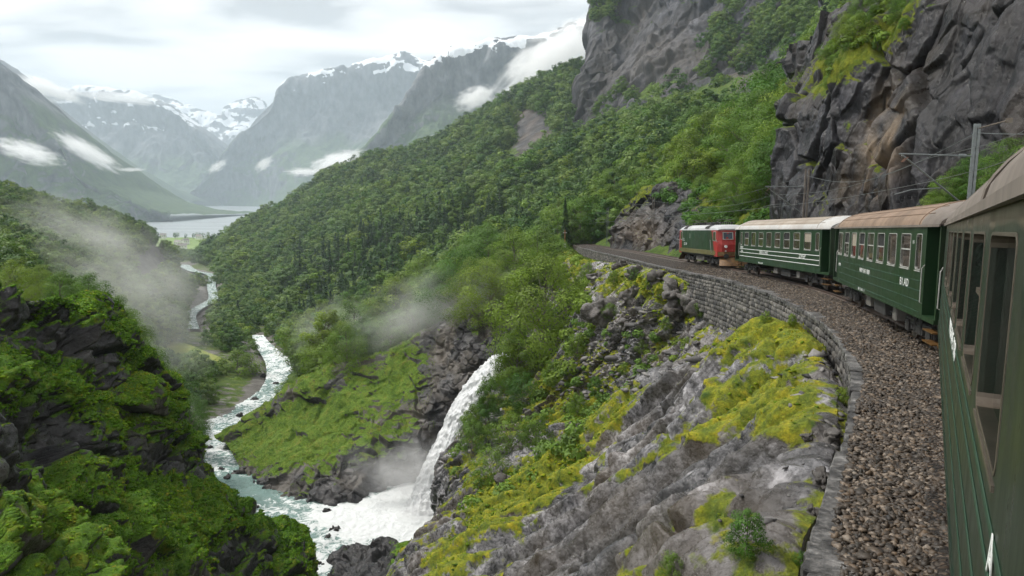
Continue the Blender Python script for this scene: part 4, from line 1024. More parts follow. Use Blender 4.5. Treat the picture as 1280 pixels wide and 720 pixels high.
def place(p0, p1):
    p0, p1 = Vector(p0), Vector(p1); f = (p1-p0).normalized(); l = Vector((0,0,1)).cross(f).normalized(); u = f.cross(l)
    return Matrix(((f.x,l.x,u.x,p0.x),(f.y,l.y,u.y,p0.y),(f.z,l.z,u.z,p0.z),(0,0,0,1)))
GUT, BOT = 3.45, 0.92
def coach(label, M4, Lb, wins, roofmats, tiltroof=0.0, near=False, letters=(), vest=1.25, body='green', W2=1.42, ribs=None, curtains=()):
    """x=0 is the end nearest the camera; wins: list of (xa, xb, za, zb, kind)"""
    root = empty('railway_coach', mat=M4); tag(root, label, 'railway coach', 'green passenger coaches of the train')
    gm = M[body]
    x0, x1 = vest, Lb-vest
    mb = MB(); op = [w[:4] for w in wins]
    side_panel(mb, x0, x1, W2, BOT, GUT, op, 0.05 if not near else .09, 1)
    side_panel(mb, x0, x1, -W2, BOT, GUT, op, 0.05, -1)
    for x, s in ((x0,-1),(x1,1)):
        mb.add([(x,-W2,BOT),(x,W2,BOT),(x,W2,GUT),(x,-W2,GUT)], [(0,1,2,3)])
    mb.add([(x0,-W2,BOT),(x1,-W2,BOT),(x1,W2,BOT),(x0,W2,BOT)], [(0,3,2,1)])
    # lower lip of the body side, slightly proud
    for s in (1,-1): mb.box(x0+.02, x1-.02, min(s*(W2-.02), s*(W2+.014)), max(s*(W2-.02), s*(W2+.014)), BOT-.0, BOT+.05)
    bd = mb.build('body', gm, root)
    # interior lining
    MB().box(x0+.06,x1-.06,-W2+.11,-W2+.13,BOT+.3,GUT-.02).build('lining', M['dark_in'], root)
    # recessed entrance platforms at both ends
    for e, (a, b) in enumerate(((0.12, x0-.003),(x1+.003, Lb-.12))):
        vb = MB(); wv = W2-.42
        vb.box(a, b, -wv, wv, BOT+.12, GUT+.25)
        vb.box(a, b, -W2, W2, BOT, BOT+.12)
        ex = a-.05 if e == 0 else b-.003
        for s in (1,-1): vb.box(ex+.0, ex+.10, min(s*(wv-.1), s*(W2-.02)), max(s*(wv-.1), s*(W2-.02)), BOT+.1, GUT-.02)   # corner pillar panel
        v_ = vb.build('vestibule', gm, root)
        cx = (a+b)/2
        for s in (1,-1):
            dr = MB(); yy0 = s*wv
            dr.box(cx-.38, cx+.38, min(yy0, yy0+s*.035), max(yy0, yy0+s*.035), BOT+.16, GUT-.12, .012); d_ = dr.build('door', gm, root)
            gl = MB(); y2 = yy0+s*.04; gl.add([(cx-.2,y2,2.2),(cx+.2,y2,2.2),(cx+.2,y2,3.1),(cx-.2,y2,3.1)],[(0,1,2,3) if s < 0 else (3,2,1,0)]); gl.build('door_pane', M['glass'], d_)
            h = MB().tube([(cx-.3,yy0+s*.05,1.9),(cx-.3,yy0+s*.11,1.92),(cx-.3,yy0+s*.11,2.1),(cx-.3,yy0+s*.05,2.12)], .014, 6); h.build('handle', M['frame_w'], d_)
            hr = MB(); hx = (x0+.07 if e == 0 else x1-.07); yo = s*(W2+.05)
            hr.tube([(hx,s*W2,1.35),(hx,yo,1.38),(hx,yo,2.30),(hx-(.06 if e==0 else -.06),s*W2,2.40)], .016, 6); hr.build('handrail', M['frame_w'], root)
            st = MB()
            for q, zz in enumerate((0.36,0.66)):
                st.box(a+.1, b-.1, min(s*(W2-.30-.0*q), s*(W2-.02)), max(s*(W2-.30), s*(W2-.02)), zz, zz+.035)
            sp_ = st.build('step', M['brass'], root)
            for q_ in ((a+.12,a+.16),(b-.16,b-.12)): MB().box(*q_,min(s*(W2-.27),s*(W2-.24)),max(s*(W2-.27),s*(W2-.24)),.40,BOT-.002).build('step_bracket', M['under'], sp_)
        # gangway bellows and buffers
        gx0, gx1 = (-.28, .118) if e == 0 else (Lb-.118, Lb+.28)
        MB().box(gx0, gx1, -.62, .62, BOT+.12, GUT-.25, .05).build('gangway', M['under'], root)
        bu = MB(); xa = 0.1 if e == 0 else Lb-.1; dd = -1 if e == 0 else 1
        for s in (1,-1): MB().tube([(xa, s*.87, 1.02),(xa+dd*.34, s*.87, 1.02)], .085, 12).tube([(xa+dd*.33, s*.87, 1.02),(xa+dd*.385, s*.87, 1.02)], .22, 16).build('buffer', M['under'], root)
    # roof: arched shell with turned-down ends and seam battens
    nu_, nv_ = 40, 16; V = []; ov = 0.035
    for i in range(nu_+1):
        t = i/nu_; x = t*Lb
        k = min(1, 0.58+0.42*math.sin(min(1, min(x, Lb-x)/1.15)*math.pi/2))
        for j in range(nv_+1):
            a = math.pi*j/nv_; cs, sn = math.cos(a), math.sin(a)
            y = (W2+ov)*cs; z = GUT + 0.03 + 0.70*k*abs(sn)**1.12
            V.append((x, y, z))
    f = [(i*(nv_+1)+j, i*(nv_+1)+j+1, (i+1)*(nv_+1)+j+1, (i+1)*(nv_+1)+j) for i in range(nu_) for j in range(nv_)]
    mats = [M[q] for q in roofmats]
    mi = []
    for i in range(nu_):
        for j in range(nv_):
            xm = (i+.5)/nu_*Lb; mi.append(1 if (xm < 1.9 or j in (0,1,nv_-1,nv_-2) and roofmats[0] != 'roof_tan' or xm > Lb-1.2) else 0)
    fe = [tuple(range(0, nv_+1)), tuple(range(nu_*(nv_+1)+nv_, nu_*(nv_+1)-1, -1))]
    me = bpy.data.meshes.new('roof'); me.from_pydata(V, [], f+fe); me.update()
    for q in mats: me.materials.append(q)
    me.polygons.foreach_set('material_index', np.array(mi+[1,1], dtype=np.int32)); me.polygons.foreach_set('use_smooth', np.array([True]*len(f)+[False]*2))
    rf = bpy.data.objects.new('roof', me); C.objects.link(rf); rf.parent = root
    gt = MB()
    for s in (1,-1): gt.box(0.0, Lb, min(s*(W2+.02), s*(W2+ov+.02)), max(s*(W2+.02), s*(W2+ov+.02)), GUT-.03, GUT+.035)
    gt.build('gutter', mats[1] if roofmats[1] != 'roof_white' else M['roof_white'], rf)
    sm = MB()
    for x in ([1.9, Lb-1.2] if not near else [3.4, 9.5]):
        pts = [(x, (W2+ov+.004)*math.cos(math.pi*j/24), GUT+.037+.705*abs(math.sin(math.pi*j/24))**1.12) for j in range(25)]
        sm.tube(pts, .014, 5)
    for ja in (0.16, 0.27, 0.40, 0.60, 0.73, 0.84):
        a = math.pi*ja; sm.tube([(x, (W2+ov)*math.cos(a), GUT+.036+.70*abs(math.sin(a))**1.12) for x in (1.2, Lb-1.2)], .012, 5)
    sm.build('roof_seam', mats[0], rf)
    # windows
    for k, w in enumerate(wins):
        a, b, c, d = w[:4]; kind = w[4]
        for s in (1,-1):
            y = s*W2
            fm_ = MB(); ring(fm_, a, b, c, d, y, .020 if not near else .018, .010 if not near else .005, .07, s, din=.045 if not near else .088)
            if 'm' in kind: fm_.box(a, b, min(y-s*(.03 if not near else .077), y-s*(.008 if not near else .045)), max(y-s*(.03 if not near else .077), y-s*(.008 if not near else .045)), c+(d-c)*.52, c+(d-c)*.52+.04)
            fm_.box(a-.02, b+.02, min(y, y+s*(.012 if near else .025)), max(y, y+s*(.012 if near else .025)), c-.062, c-.034)     # sill
            fo_ = fm_.build('window', M['frame'] if near else M['frame_w'], root)
            g_ = MB(); yp = y-s*(.078 if near else .03)
            zt = d if 'o' not in kind else c+(d-c)*.54
            g_.add([(a,yp,c),(b,yp,c),(b,yp,zt),(a,yp,zt)], [(0,1,2,3) if s < 0 else (3,2,1,0)])
            g_.build('pane', M['glass'] if not near else M['glass_near'], fo_)
            if 'o' in kind or 'b' in kind:
                y3 = y-s*.049; z0_ = zt if 'o' in kind else c+(d-c)*.45
                MB().add([(a,y3 if 'o' in kind else yp+s*.003,z0_),(b,y3 if 'o' in kind else yp+s*.003,z0_),(b,y3 if 'o' in kind else yp+s*.003,d),(a,y3 if 'o' in kind else yp+s*.003,d)], [(0,1,2,3) if s < 0 else (3,2,1,0)]).build('blind' if 'b' in kind else 'opening_shade', M['curtain'] if 'b' in kind else M['dark_in'], fo_)  # open window half filled by a dark sheet imitating the unlit interior
    # ribs along the side
    rz = ribs or (1.93, 1.66, 1.38, 1.08)
    for s in (1,-1):
        for zz in rz:
            rm = MB(); rr = (.015,.010) if not near else (.022,.007)
            rm.box(x0+.25 if not near else x0, x1-.15, min(s*(W2-.004), s*(W2+rr[1])), max(s*(W2-.004), s*(W2+rr[1])), zz-rr[0], zz+rr[0], .004)
            rm.build('side_rib', M['white_paint'] if (not near and zz > 1.2 and ribs is None and label.startswith('dark green coach with the pale')) else M['green_rib'], root)
    # number plates and lettering (left side)
    for (txt, x, z, sz, xs) in letters: lettering(root, txt, x, z, W2+.004, sz, 1, xs)
    # underframe equipment
    bogie(root, 3.0); bogie(root, Lb-3.0)
    ub = MB(); ub.box(1.0, Lb-1.0, -.9, .9, .84, BOT-.004); ub.build('underframe', M['under'], root)
    for (a, b, c, mat) in ((5.0,5.5,.42,'under_grey'),(6.6,8.4,.40,'under'),(9.1,9.9,.46,'under_grey')):
        if b < Lb-4.4: MB().box(a, b, .55, 1.22, c, .838, .03).build('equipment_box', M[mat], root)
    tr_ = MB()
    for s in (1,-1): tr_.tube([(4.7, s*1.05, .84),(5.8, s*1.05, .56),(Lb-5.8, s*1.05, .56),(Lb-4.7, s*1.05, .84)], .03, 6)
    tr_.build('truss_rod', M['under'], root)
    hs = MB().tube([(0.1,.35,.95),(-.1,.36,.6),(-.3,.35,.55),(-.42,.34,.7)], .03, 6); hs.build('brake_hose', M['under'], root)
    return root

def at_rail(x, y): return (x, y, railz(y))
# near coach (the photographer leans out of it)
nx, ny = 0.852, -0.524
ccx, ccy = nx*(0.29+1.42), ny*(0.29+1.42)
def on_line(s): return (ccx+.524*s, ccy+.852*s)
e0, e1 = on_line(21.0), on_line(-4.5)
wins = [(-0.0,0,0,0,'')][:0]
Ln = 25.5
S0 = [3.2,5.15,7.1,9.05,11.0,12.95,14.9]
for i, s in enumerate(S0):     # x runs from the near end; here x=0 at s=-4.5
    wins.append((s+4.5, s+4.5+1.4, 2.30, 3.28, 'm' if i in (1,4) else ('' if i != 5 else 'm')))
wins += [(1.6,3.0,2.30,3.28,''),(3.55,4.95,2.30,3.28,'')]
wins += [(22.0,22.6,2.30,3.28,'')][:0]
wins.sort()
coach('weathered green coach right beside the viewer with brown roof and large metal-framed windows', place(at_rail(*e1), at_rail(*e0)), Ln, wins, ('roof_brown','roof_brown'), near=True, body='green_near',
      ribs=(2.10,1.93,1.62,1.30), letters=(('NRB SAE 108', 15.0, 1.98, .20, 1.6),('A', 7.6, 1.95, .20, 1.2)))
# second coach
a0 = np.array((11.1,18.2))*1.0; dr = np.array((.298,.955)); nr = np.array((.955,-.298))
o2 = a0 + nr*1.42 - dr*1.25; e2 = o2 + dr*17.4
W2n = [(1.25+.43,1.25+.98,2.25,3.22,'c')] + [(1.25+1.62+1.73*k, 1.25+1.62+1.10+1.73*k, 2.25,3.22, k_) for k, k_ in enumerate(['m','','om','m','om','b','om',''])]
coach('green coach with rusty tan roof directly ahead of the near coach', place(at_rail(*o2), at_rail(*e2)), 17.4, W2n, ('roof_tan','roof_brown'),
      letters=(('B1.AD', 1.25+2.6, 1.69, .24, 1.15),('NRM SAE 1808', 1.25+9.2, 1.70, .17, 1.3),('NDPB', 15.7, 1.70, .13, 1.2),('REV 2 2618  1 2', 1.25+9.3, .98, .11, 1.3),('1 B', 1.25+1.4, 2.95, .10, 1.0)))
# first coach behind the engine
a1 = np.array((17.3,38.0)); d1 = np.array((.0538,.9985)); n1 = np.array((.9985,-.0538))
o3 = a1 + n1*1.42 - d1*1.25; e3 = o3 + d1*19.0
W3n = [(1.25+.35,1.25+.85,2.25,3.2,'')] + [(1.25+1.55+1.78*k, 1.25+1.55+1.05+1.78*k, 2.25,3.2, k_) for k, k_ in enumerate(['b','m','om','m','','m','','om'])] + [(1.25+15.7,1.25+16.1,2.25,3.2,'')]
coach('dark green coach with the pale grey roof and white side lines behind the engine', place(at_rail(*o3), at_rail(*e3)), 19.0, W3n, ('roof_pale_tan','roof_white'),
      letters=(('ZIVEP', 1.25+3.4, 1.69, .26, 1.2),('BNR A NO', 1.25+11.2, 1.69, .22, 1.3),('NORP', 17.4, 1.98, .17, 1.2),('108', 17.2, 1.69, .17, 1.2),('REV 26 08', 1.25+11.4, .98, .12, 1.4)))

# ------------------------------------------------------------------ ENGINE
def engine():
    p0, p1 = np.array((20.05,61.2)), np.array((19.85,75.6)); Ls = 14.2
    root = empty('electric_locomotive', mat=place(at_rail(*p0), at_rail(*p1)))
    tag(root, 'green electric locomotive with red cabs and white roof at the head of the train', 'locomotive')
    Wd = 1.45; z0, z1 = 1.22, 3.40
    # green body between slanting cab edges
    mb = MB()
    for s in (1,-1):
        y = s*Wd; mb.add([(1.35,y,z0+.30),(Ls-1.45,y,z0+.30),(Ls-1.45,y,z1),(2.35,y,z1)], [(0,1,2,3) if s < 0 else (3,2,1,0)])
    mb.add([(1.4,-Wd,z0),(Ls-1,-Wd,z0),(Ls-1,Wd,z0),(1.4,Wd,z0)],[(0,3,2,1)])
    mb.build('body', M['green'], root)
    sk = MB()
    for s in (1,-1): sk.box(1.0, Ls-.7, min(s*(Wd-.3), s*(Wd+.012)), max(s*(Wd-.3), s*(Wd+.012)), z0-.12, z0+.30, .01)
    sk.build('skirt', M['olive'], root)
    for e in (0,1):
        f = (lambda x: x) if e == 0 else (lambda x: Ls-x)
        o = MB(); fr = [(0.0,1.18),(0.18,1.36),(0.45,Wd)]          # plan of the nose: (x, half width)
        topx, botx = (2.35, 1.35) if e == 0 else (1.45, 1.45)
        cols_ = [(0.02,0.0,.0),(0.0,0.62,0),(0.10,1.12,0),(0.42,Wd+.006,0),(None,Wd+.006,0)]
        zs_ = [z0-.22, z0+.25, 2.10, 2.42, z1]
        rake = [0.12, 0.0, 0.0, 0.16, 0.42]
        for s in (1,-1):
            grid = []
            for zi, zz in enumerate(zs_):
                row = []
                for ci, (xx_, hw_, _) in enumerate(cols_):
                    if xx_ is None:
                        t = (zz-(z0+.3))/(z1-(z0+.3)); xv = botx + (topx-botx)*min(max(t,0),1)
                    else: xv = xx_ + rake[zi]*(1-ci/4*.8)
                    row.append((f(xv), s*hw_, zz))
                grid.append(row)
            nC = len(cols_); vs = [v for r_ in grid for v in r_]
            o.add(vs, [(i*nC+j, i*nC+j+1, (i+1)*nC+j+1, (i+1)*nC+j) for i in range(len(zs_)-1) for j in range(nC-1)])
        cab = o.build('cab', M['red'], root)
        # windscreens with pale frames, cab side windows
        for s in (1,-1):
            def xs_(yy__, z): return np.interp(yy__, [0,.62,1.12], [.02,0,.10]) + np.interp(z,[2.42,z1],[.16,.42])*np.interp(yy__,[0,.62,1.12],[1,.8,.6])
            fm_ = MB(); pts = [(f(xs_(q_, z_)-.03), s*q_, z_) for q_, z_ in ((.10,2.55),(1.06,2.55),(1.06,3.22),(.10,3.22))]
            c0 = Vector(np.mean(pts, axis=0)); inn = [tuple(c0+(Vector(q)-c0)*.84) for q in pts]; dn = f(-.03)-f(0)
            vs = pts + [(q[0]+dn,q[1],q[2]) for q in pts] + [(q[0]+dn,q[1],q[2]) for q in inn] + [tuple(q) for q in inn]
            fs = []
            for k in range(4):
                q=(k+1)%4; fs += [(k,q,4+q,4+k),(4+k,4+q,8+q,8+k),(8+k,8+q,12+q,12+k)]
            w_ = fm_.add(vs, fs).build('windscreen', M['frame_w'], cab)
            MB().add([(q[0]+dn*.4,q[1],q[2]) for q in inn],[(0,1,2,3)]).build('pane', M['glass_blue'], cab)
            wx = sorted((f(.95), f(1.75)))
            sw_ = MB(); ring(sw_, wx[0], wx[1], 2.42, 3.22, s*(Wd+.006), .035, .02, .05, s); so_ = sw_.build('side_window', M['frame_w'], cab)
            yp = s*(Wd+.009); MB().add([(wx[0],yp,2.42),(wx[1],yp,2.42),(wx[1],yp,3.22),(wx[0],yp,3.22)],[(0,1,2,3) if s < 0 else (3,2,1,0)]).build('side_pane', M['glass'], so_)
            hl = MB(); hx = f(-.03+.03); hl.tube([(f(.04),s*.82,1.92),(f(-.07),s*.82,1.92)], .13, 14); hl.build('headlight', M['lamp'], cab)
            MB().tube([(f(.04),s*.82,1.52),(f(-.04),s*.82,1.52)], .07, 10).build('tail_light', M['frame_w'], cab)
            MB().tube([(f(2.0 if e==0 else .85),s*(Wd+.02),1.3),(f(2.0 if e==0 else .85),s*(Wd+.07),1.35),(f(2.4 if e==0 else .85),s*(Wd+.07),2.5)], .018, 6).build('handrail', M['frame_w'], cab)
            MB().tube([(f(.35),s*(Wd+.0),2.35),(f(.25),s*(Wd+.16),2.38),(f(.25),s*(Wd+.16),2.55)], .03, 6).build('mirror', M['frame_w'], cab)
        ap = MB(); vs = []                                          # ochre apron under the nose
        for zz, xx_, hw_ in ((z0-.16, -.03, 1.2),(z0+.22,-.03,1.22)):
            vs += [(f(xx_+.42), -hw_-.22, zz),(f(xx_), -hw_*.8, zz),(f(xx_), hw_*.8, zz),(f(xx_+.42), hw_+.22, zz)]
        ap.add(vs, [(0,1,5,4),(1,2,6,5),(2,3,7,6)]); ap.build('apron', M['brass'], cab)
        pl = MB(); vs = []; nn = 14                                  # curved snow plough
        for zz, g_, hw_ in ((0.20,-.62,1.38),(0.62,-.38,1.30),(0.95,-.02,1.15)):
            for k in range(nn+1):
                t = k/nn*2-1; vs.append((f(g_+.62*t*t), hw_*t, zz))
        m1 = nn+1; pl.add(vs, [(i*m1+k, i*m1+k+1, (i+1)*m1+k+1, (i+1)*m1+k) for i in range(2) for k in range(nn)])
        pl.build('snow_plough', M['brass'], root)
        bu = MB()
        for s in (1,-1): MB().tube([(f(.1), s*.87, 1.05),(f(-.34), s*.87, 1.05)], .09, 12).tube([(f(-.33), s*.87, 1.05),(f(-.38), s*.87, 1.05)], .23, 16).build('buffer', M['under'], root)
    # roof, vents, equipment
    V = []; nu_, nv_ = 24, 12
    for i in range(nu_+1):
        x = .34 + (Ls-.68)*i/nu_; k = min(1, .25+.75*math.sin(min(1, min(x-.34, Ls-.34-x)/1.3)*math.pi/2))
        for j in range(nv_+1):
            a = math.pi*j/nv_; V.append((x, (Wd+.02)*math.copysign(abs(math.cos(a))**.7, math.cos(a)), z1-.01+.52*k*abs(math.sin(a))**.75))
    f = [(i*(nv_+1)+j, i*(nv_+1)+j+1, (i+1)*(nv_+1)+j+1, (i+1)*(nv_+1)+j) for i in range(nu_) for j in range(nv_)]
    rf = MB().add(V, f+[tuple(range(nv_+1)), tuple(range(nu_*(nv_+1)+nv_, nu_*(nv_+1)-1, -1))]).build('roof', M['loco_roof'], root)
    for xa in (3.0, 10.6):
        for s in (1,-1): 
            mbv = MB(); vs = []
            for xx_ in (xa, xa+1.3):
                for a_ in (.05,.12,.2,.28,.36): vs.append((xx_, s*((Wd+.04)*math.cos(a_*math.pi)**.7+.01), z1+.015+.525*math.sin(a_*math.pi)**.75))
            mbv.add(vs, [(q_,q_+1,q_+6,q_+5) for q_ in range(4)]).build('roof_vent', M['under'], rf)
    eq = MB()
    for x in np.arange(2.2, 12.4, .62): 
        for y in (-.4,.4): eq.tube([(x,y,z1+.42),(x,y,z1+.78)], .06, 6)
    eq.box(1.6,12.6,-.48,-.40,z1+.72,z1+.76); eq.box(1.6,12.6,.40,.48,z1+.72,z1+.76); eq.box(5.5,7.2,-.5,.5,z1+.46,z1+.66,.04)
    eq.build('roof_equipment', M['under'], rf)
    for xp, dr_ in ((2.6,1),(11.4,-1)):
        pg = MB()
        for y in (-.5,.5): pg.tube([(xp,y,z1+.62),(xp+dr_*1.5,y*.8,z1+.82),(xp+dr_*.2,y*.9,z1+.98)], .03, 6)
        for q in (0,.16): pg.tube([(xp+dr_*(.1+q),-.85,z1+1.0),(xp+dr_*(.1+q),.85,z1+1.0)], .025, 6)
        pg.build('pantograph', M['under_grey'], root)
    for s in (1,-1):
        for x in (4.2, 6.2, 8.4, 10.6):
            MB().box(x-.14, x+.14, min(s*(Wd-.004),s*(Wd+.008)), max(s*(Wd-.004),s*(Wd+.008)), 2.65, 3.05).build('side_grille', M['green_rib'], root)
    lettering(root, '17.2', 12.6, 2.28, Wd+.01, .30, 1, 1.3); lettering(root, '22 28', 11.8, 1.86, Wd+.01, .26, 1, 1.3); lettering(root, 'J', 9.6, 2.7, Wd+.01, .4, 1, 1.0)
    bogie(root, 3.1, 2.6); bogie(root, Ls-3.1, 2.6)
    MB().box(5.7,8.4,-1.1,1.1,.42,z0-.124,.04).build('equipment_box', M['under_grey'], root)
    MB().box(.8,Ls-.8,-1.25,1.25,.92,z0-.13).build('underframe', M['under'], root)
M['glass_blue'] = glassmat('windscreen_glass', (0.10,0.13,0.17))
M['loco_roof'] = paint('white_engine_roof', (0.45,0.46,0.47), 0.5, (0.2,0.19,0.18), 0.5)
engine()
# ------------------------------------------------------------------ CATENARY MASTS
def mast(label, x, y, h, w, boom_to, arm=True, colour='steelgrey', lean=0.0, rod=False):
    z = railz(y); t = empty('catenary_mast', (x, y, z-.35)); tag(t, label, 'mast', 'masts carrying the overhead line')
    mb = MB()
    for s in (-1,1):
        mb.box(s*w/2-.035, s*w/2+.035, -.05, .05, 0, h, .008); mb.box(s*w/2-.055, s*w/2+.055, -.062, -.052, 0, h-.01)
    mb.build('column', M[colour], t)
    lt = MB(); n = int(h/.55)
    for k in range(n):
        a, b = (-w/2, w/2) if k % 2 else (w/2, -w/2)
        lt.tube([(a,0.0,.2+k*.55),(b,0.0,.2+(k+1)*.55)], .016, 5)
    lt.build('lacing', M[colour], t)
    MB().box(-w*1.3,w*1.3,-.25,.25,-.3,.12,.04).build('footing', M['coping'], t)
    if boom_to:
        bx, by = boom_to; L_ = Vector((bx-x, by-y, 0)); zt = h-1.25 if h > 6 else h-.4
        MB().tube([(0,0,zt),(L_.x,L_.y,zt+.02)], .028, 7).tube([(L_.x*.12,L_.y*.12,zt),(L_.x*.2,L_.y*.2,zt)], .075, 8).build('boom', M['steelgrey'], t)
        MB().tube([(L_.x*.96,L_.y*.96,zt-.03),(0,0,zt-2.1)], .035, 7).build('strut', M['steelgrey'], t)
        if arm: MB().tube([(L_.x*.42,L_.y*.42,zt-1.25),(L_.x*.8,L_.y*.8,zt-1.32),(L_.x*1.02,L_.y*1.02,zt-1.5)], .02, 6).build('steady_arm', M['steelgrey'], t)
        ins = MB()
        for k in range(5): ins.tube([(L_.x*(.9+.012*k),L_.y*(.9+.012*k),zt-.1-.04*k),(L_.x*(.9+.012*k),L_.y*(.9+.012*k),zt-.125-.04*k)], .06, 10)
        ins.build('insulator', M['brown_cer'], t)
    if rod:
        MB().tube([(0,0,h-.2),(.9,-.6,h+.1)], .03, 6).box(.75,.95,-.62,-.5,h-.02,h+.16).build('bracket', M['frame'], t)
    return t
M['brown_cer'] = simple('brown_insulator', (0.16,0.08,0.05), 0.3)
M['old_wood'] = simple('weathered_wood', (0.16,0.14,0.12), 0.9, var=0.3, scale=6)
mast('tall lattice steel mast in front of the leafy bushes behind the nearest coach roof', 18.3, 27.5, 7.9, .15, (14.6, 26.2), rod=True)
mast('grey mast with bracket at the foot of the dark crag behind the pale coach roof', 21.75, 51, 8.2, .24, (18.9, 51.5), colour='old_wood')
mast('dark slender mast against the glistening outcrop left of the engine', 23.2, 113, 9.2, .3, (20.0, 113), colour='old_wood')
mast('pale mast where the track bends out of sight', 22.0, 158, 9.0, .3, (19.3, 158))
# wires: contact wire and messenger along the track, feeder by the crag
wr = MB(); pts = []
sm_ = np.arange(2, 235, 3.0); a, b_, c_, d_ = track(sm_)
wr.tube([(x, y, railz(y)+5.15) for x, y in zip(a, b_)], .007, 5, rs=[.007+.00010*y for y in b_])
wr.tube([(x, y, railz(y)+6.05-.35*math.sin((y % 26)/26*math.pi)) for x, y in zip(a, b_)], .006, 5, rs=[.006+.00009*y for y in b_])
wo = wr.build('overhead_wire', M['steelgrey']); tag(wo, 'thin overhead line wires running above the track', 'overhead wire')
wr = MB(); p0, p1 = Vector((18.3,27.5,railz(27.5)+7.2)), Vector((21.75,51,railz(51)+7.4)); p2 = Vector((23.2,113,railz(113)+8.2)); pm = Vector((15.8,10.5,3.9))
for q0, q1 in ((pm,p0),(p0,p1),(p1,p2)):
    wr.tube([q0.lerp(q1, t/12)+Vector((0,0,-1.1*math.sin(t/12*math.pi))) for t in range(13)], .012, 5)
wo = wr.build('feeder_wire', M['steelgrey']); tag(wo, 'sagging feeder wire strung along the foot of the dark crag', 'wire')
# marker post at the edge of the ledge
q = P(706, 309, 175); t = empty('marker_post', tuple(q)); tag(t, 'slender rust-brown post with white base on the far end of the ledge', 'post')
MB().box(-.09,.09,-.09,.09,.7,4.4,.02).build('shaft', simple('rusty_post',(0.33,0.15,0.06),0.7), t); MB().box(-.28,.28,-.28,.28,-.3,1.1,.06).build('base', M['white_paint'], t); MB().box(-.5,.5,-.05,.05,3.6,3.85,.02).build('crossbar', M['frame_w'], t)
# far guard rail
q0, q1 = P(712, 292, 300), P(785, 292, 265); t = empty('guard_rail', tuple(q0)); tag(t, 'pale guard rail beyond the bend of the track', 'guard rail')
d = Vector(q1)-Vector(q0); MB().tube([(0,0,.9),tuple(d+Vector((0,0,.9)))], .28, 6).build('rail', M['frame_w'], t)
for k in range(9): MB().tube([tuple(d*k/8+Vector((0,0,-1))),tuple(d*k/8+Vector((0,0,.9)))], .12, 6).build('post', M['frame_w'], t)

# ------------------------------------------------------------------ TREES
def leaf_cloud(lumps, n, size, rng, up=0.12, jit=0.30, shell=0.3, whole=True):
    """n folded leaf faces spread through lumps: (centre, radii) ; returns verts, faces, tint"""
    c = np.array([l[0] for l in lumps], float); r = np.array([l[1] for l in lumps], float)
    w = (r[:,0]*r[:,1]+r[:,1]*r[:,2]+r[:,0]*r[:,2]); w /= w.sum()
    k = rng.choice(len(lumps), n, p=w)
    d = rng.standard_normal((n,3)); d /= np.linalg.norm(d,axis=1,keepdims=True); d[:,2] = np.where(rng.random(n)<.35, np.abs(d[:,2]), d[:,2])
    rad = (1-shell) + shell*rng.random(n); rad *= np.where(rng.random(n)<.15, rng.uniform(.3,1,n), 1)*(1+.10*rng.standard_normal(n))
    p = c[k] + d*r[k]*rad[:,None]
    nn = d/r[k]; nn /= np.linalg.norm(nn,axis=1,keepdims=True); cc = c.mean(0); cd = p-cc; cd /= np.linalg.norm(cd,axis=1,keepdims=True)+1e-9; nn = nn + (.9*cd if whole else 0) + jit*rng.standard_normal((n,3)) + np.array((0,0,up)); nn /= np.linalg.norm(nn,axis=1,keepdims=True)
    t1 = np.cross(nn, rng.standard_normal((n,3))); t1 /= np.linalg.norm(t1,axis=1,keepdims=True)+1e-9; t2 = np.cross(nn, t1)
    s = size*rng.uniform(.55,1.35,n)[:,None]; wd = s*rng.uniform(.45,.75,n)[:,None]
    V = np.stack([p - t1*s*.5, p + t2*wd*.5 + nn*s*.10, p + t1*s*.5, p - t2*wd*.5 + nn*s*.10], 1)
    tint = np.clip(0.5 + 0.28*(hf(k, k*0, k*0, 5)-.5)*2 + 0.12*rng.standard_normal(n), 0, 1)
    return V.reshape(-1,3), np.arange(n*4).reshape(n,4), np.repeat(tint,4)
